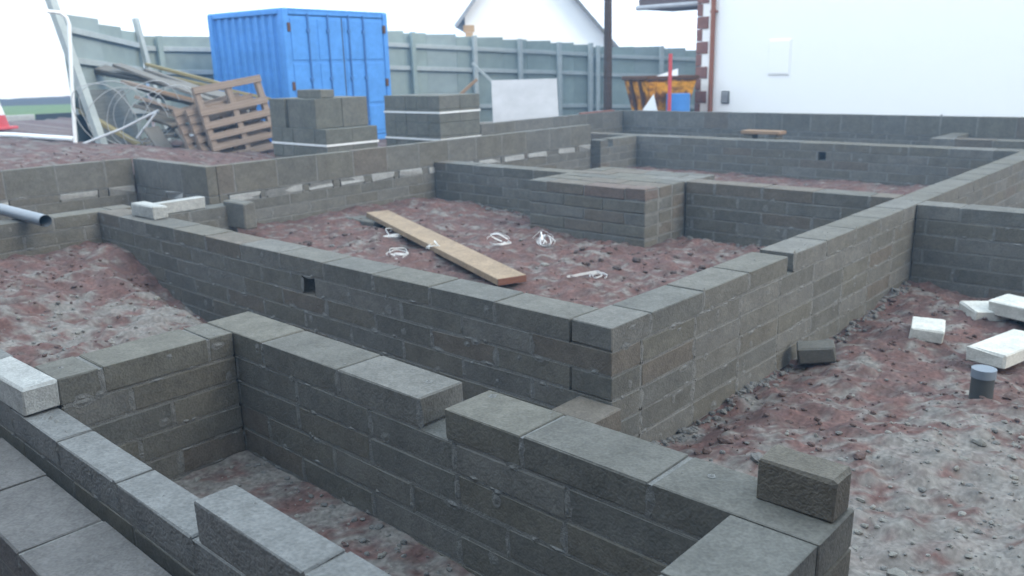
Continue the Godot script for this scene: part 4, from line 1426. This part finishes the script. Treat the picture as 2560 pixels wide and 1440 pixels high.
	# bright building across the road
	var h := thing("white_building", "white rendered building across the road beyond the grass verge", "building", Vector3(-52.0, -0.1, -14.0), 0.45)
	part(h, "wall", cbox(Vector3(8.0, 11.0, 26.0), 0.02), M.render, Vector3(-4, 5.5, 4))
	part(h, "roof", cbox(Vector3(8.8, 0.3, 26.8), 0.05), M.roof, Vector3(-4, 11.15, 4))

func strip(a: Vector2, b: Vector2, c: Vector2, d: Vector2, y: float) -> ArrayMesh:
	var st := stool()
	var q := [a, b, c, d]
	var o := Vector3((a.x + c.x) * 0.5, y - 0.2, (a.y + c.y) * 0.5)
	for k in 4:
		var p: Vector2 = q[k]
		var r: Vector2 = q[(k + 1) % 4]
		quad(st, Vector3(p.x, y, p.y), Vector3(r.x, y, r.y), Vector3(r.x, y - 0.4, r.y), Vector3(p.x, y - 0.4, p.y), o)
	quad(st, Vector3(a.x, y, a.y), Vector3(b.x, y, b.y), Vector3(c.x, y, c.y), Vector3(d.x, y, d.y), o)
	return st.commit()

# ---------------------------------------------------------------- scene
func _ready() -> void:
	rng.seed = 20240
	# camera
	var cam := Camera3D.new()
	cam.name = "camera"
	cam.fov = 38.04
	cam.near = 0.05
	cam.far = 400.0
	cam.position = Vector3(1.926, 1.054, 2.686)
	cam.rotation = Vector3(-0.25899, 0.74570, -0.02668)
	var lens := CameraAttributesPhysical.new()
	lens.frustum_focal_length = 34.81
	lens.frustum_focus_distance = 2.6
	lens.exposure_aperture = 4.2
	lens.frustum_near = 0.05
	lens.frustum_far = 400.0
	cam.attributes = lens
	add_child(cam)
	cam.make_current()
	# sky and air
	var sky_m := ProceduralSkyMaterial.new()
	sky_m.sky_top_color = Color(0.88, 0.95, 1.0)
	sky_m.sky_horizon_color = Color(1.0, 0.99, 0.97)
	sky_m.sky_curve = 0.25
	sky_m.sky_energy_multiplier = 1.0
	sky_m.ground_bottom_color = Color(0.35, 0.33, 0.33)
	sky_m.ground_horizon_color = Color(1.0, 0.99, 0.97)
	sky_m.sun_angle_max = 1.0
	var sky := Sky.new()
	sky.sky_material = sky_m
	var env := Environment.new()
	env.background_mode = Environment.BG_SKY
	env.sky = sky
	env.tonemap_mode = Environment.TONE_MAPPER_LINEAR
	env.tonemap_exposure = 3.4
	env.fog_enabled = true
	env.fog_density = 0.006
	env.fog_light_color = Color(0.60, 0.80, 1.0)
	env.sdfgi_enabled = true
	env.ssao_enabled = true
	env.ssil_enabled = true
	var we := WorldEnvironment.new()
	we.name = "world_environment"
	we.environment = env
	add_child(we)
	# soft low light from beyond the spine wall's right
	var sun := DirectionalLight3D.new()
	sun.name = "sun"
	sun.light_energy = 0.28
	sun.light_angular_distance = 25.0
	sun.light_color = Color(1.0, 0.97, 0.91)
	sun.shadow_enabled = true
	sun.look_at_from_position(Vector3(10, 6.5, -1.5), Vector3.ZERO, Vector3.UP)
	add_child(sun)
	# structure, then things, then details
	make_materials()
	make_ground()
	make_walls()
	make_background()
	make_loose()
	make_straps()
	make_scatter()
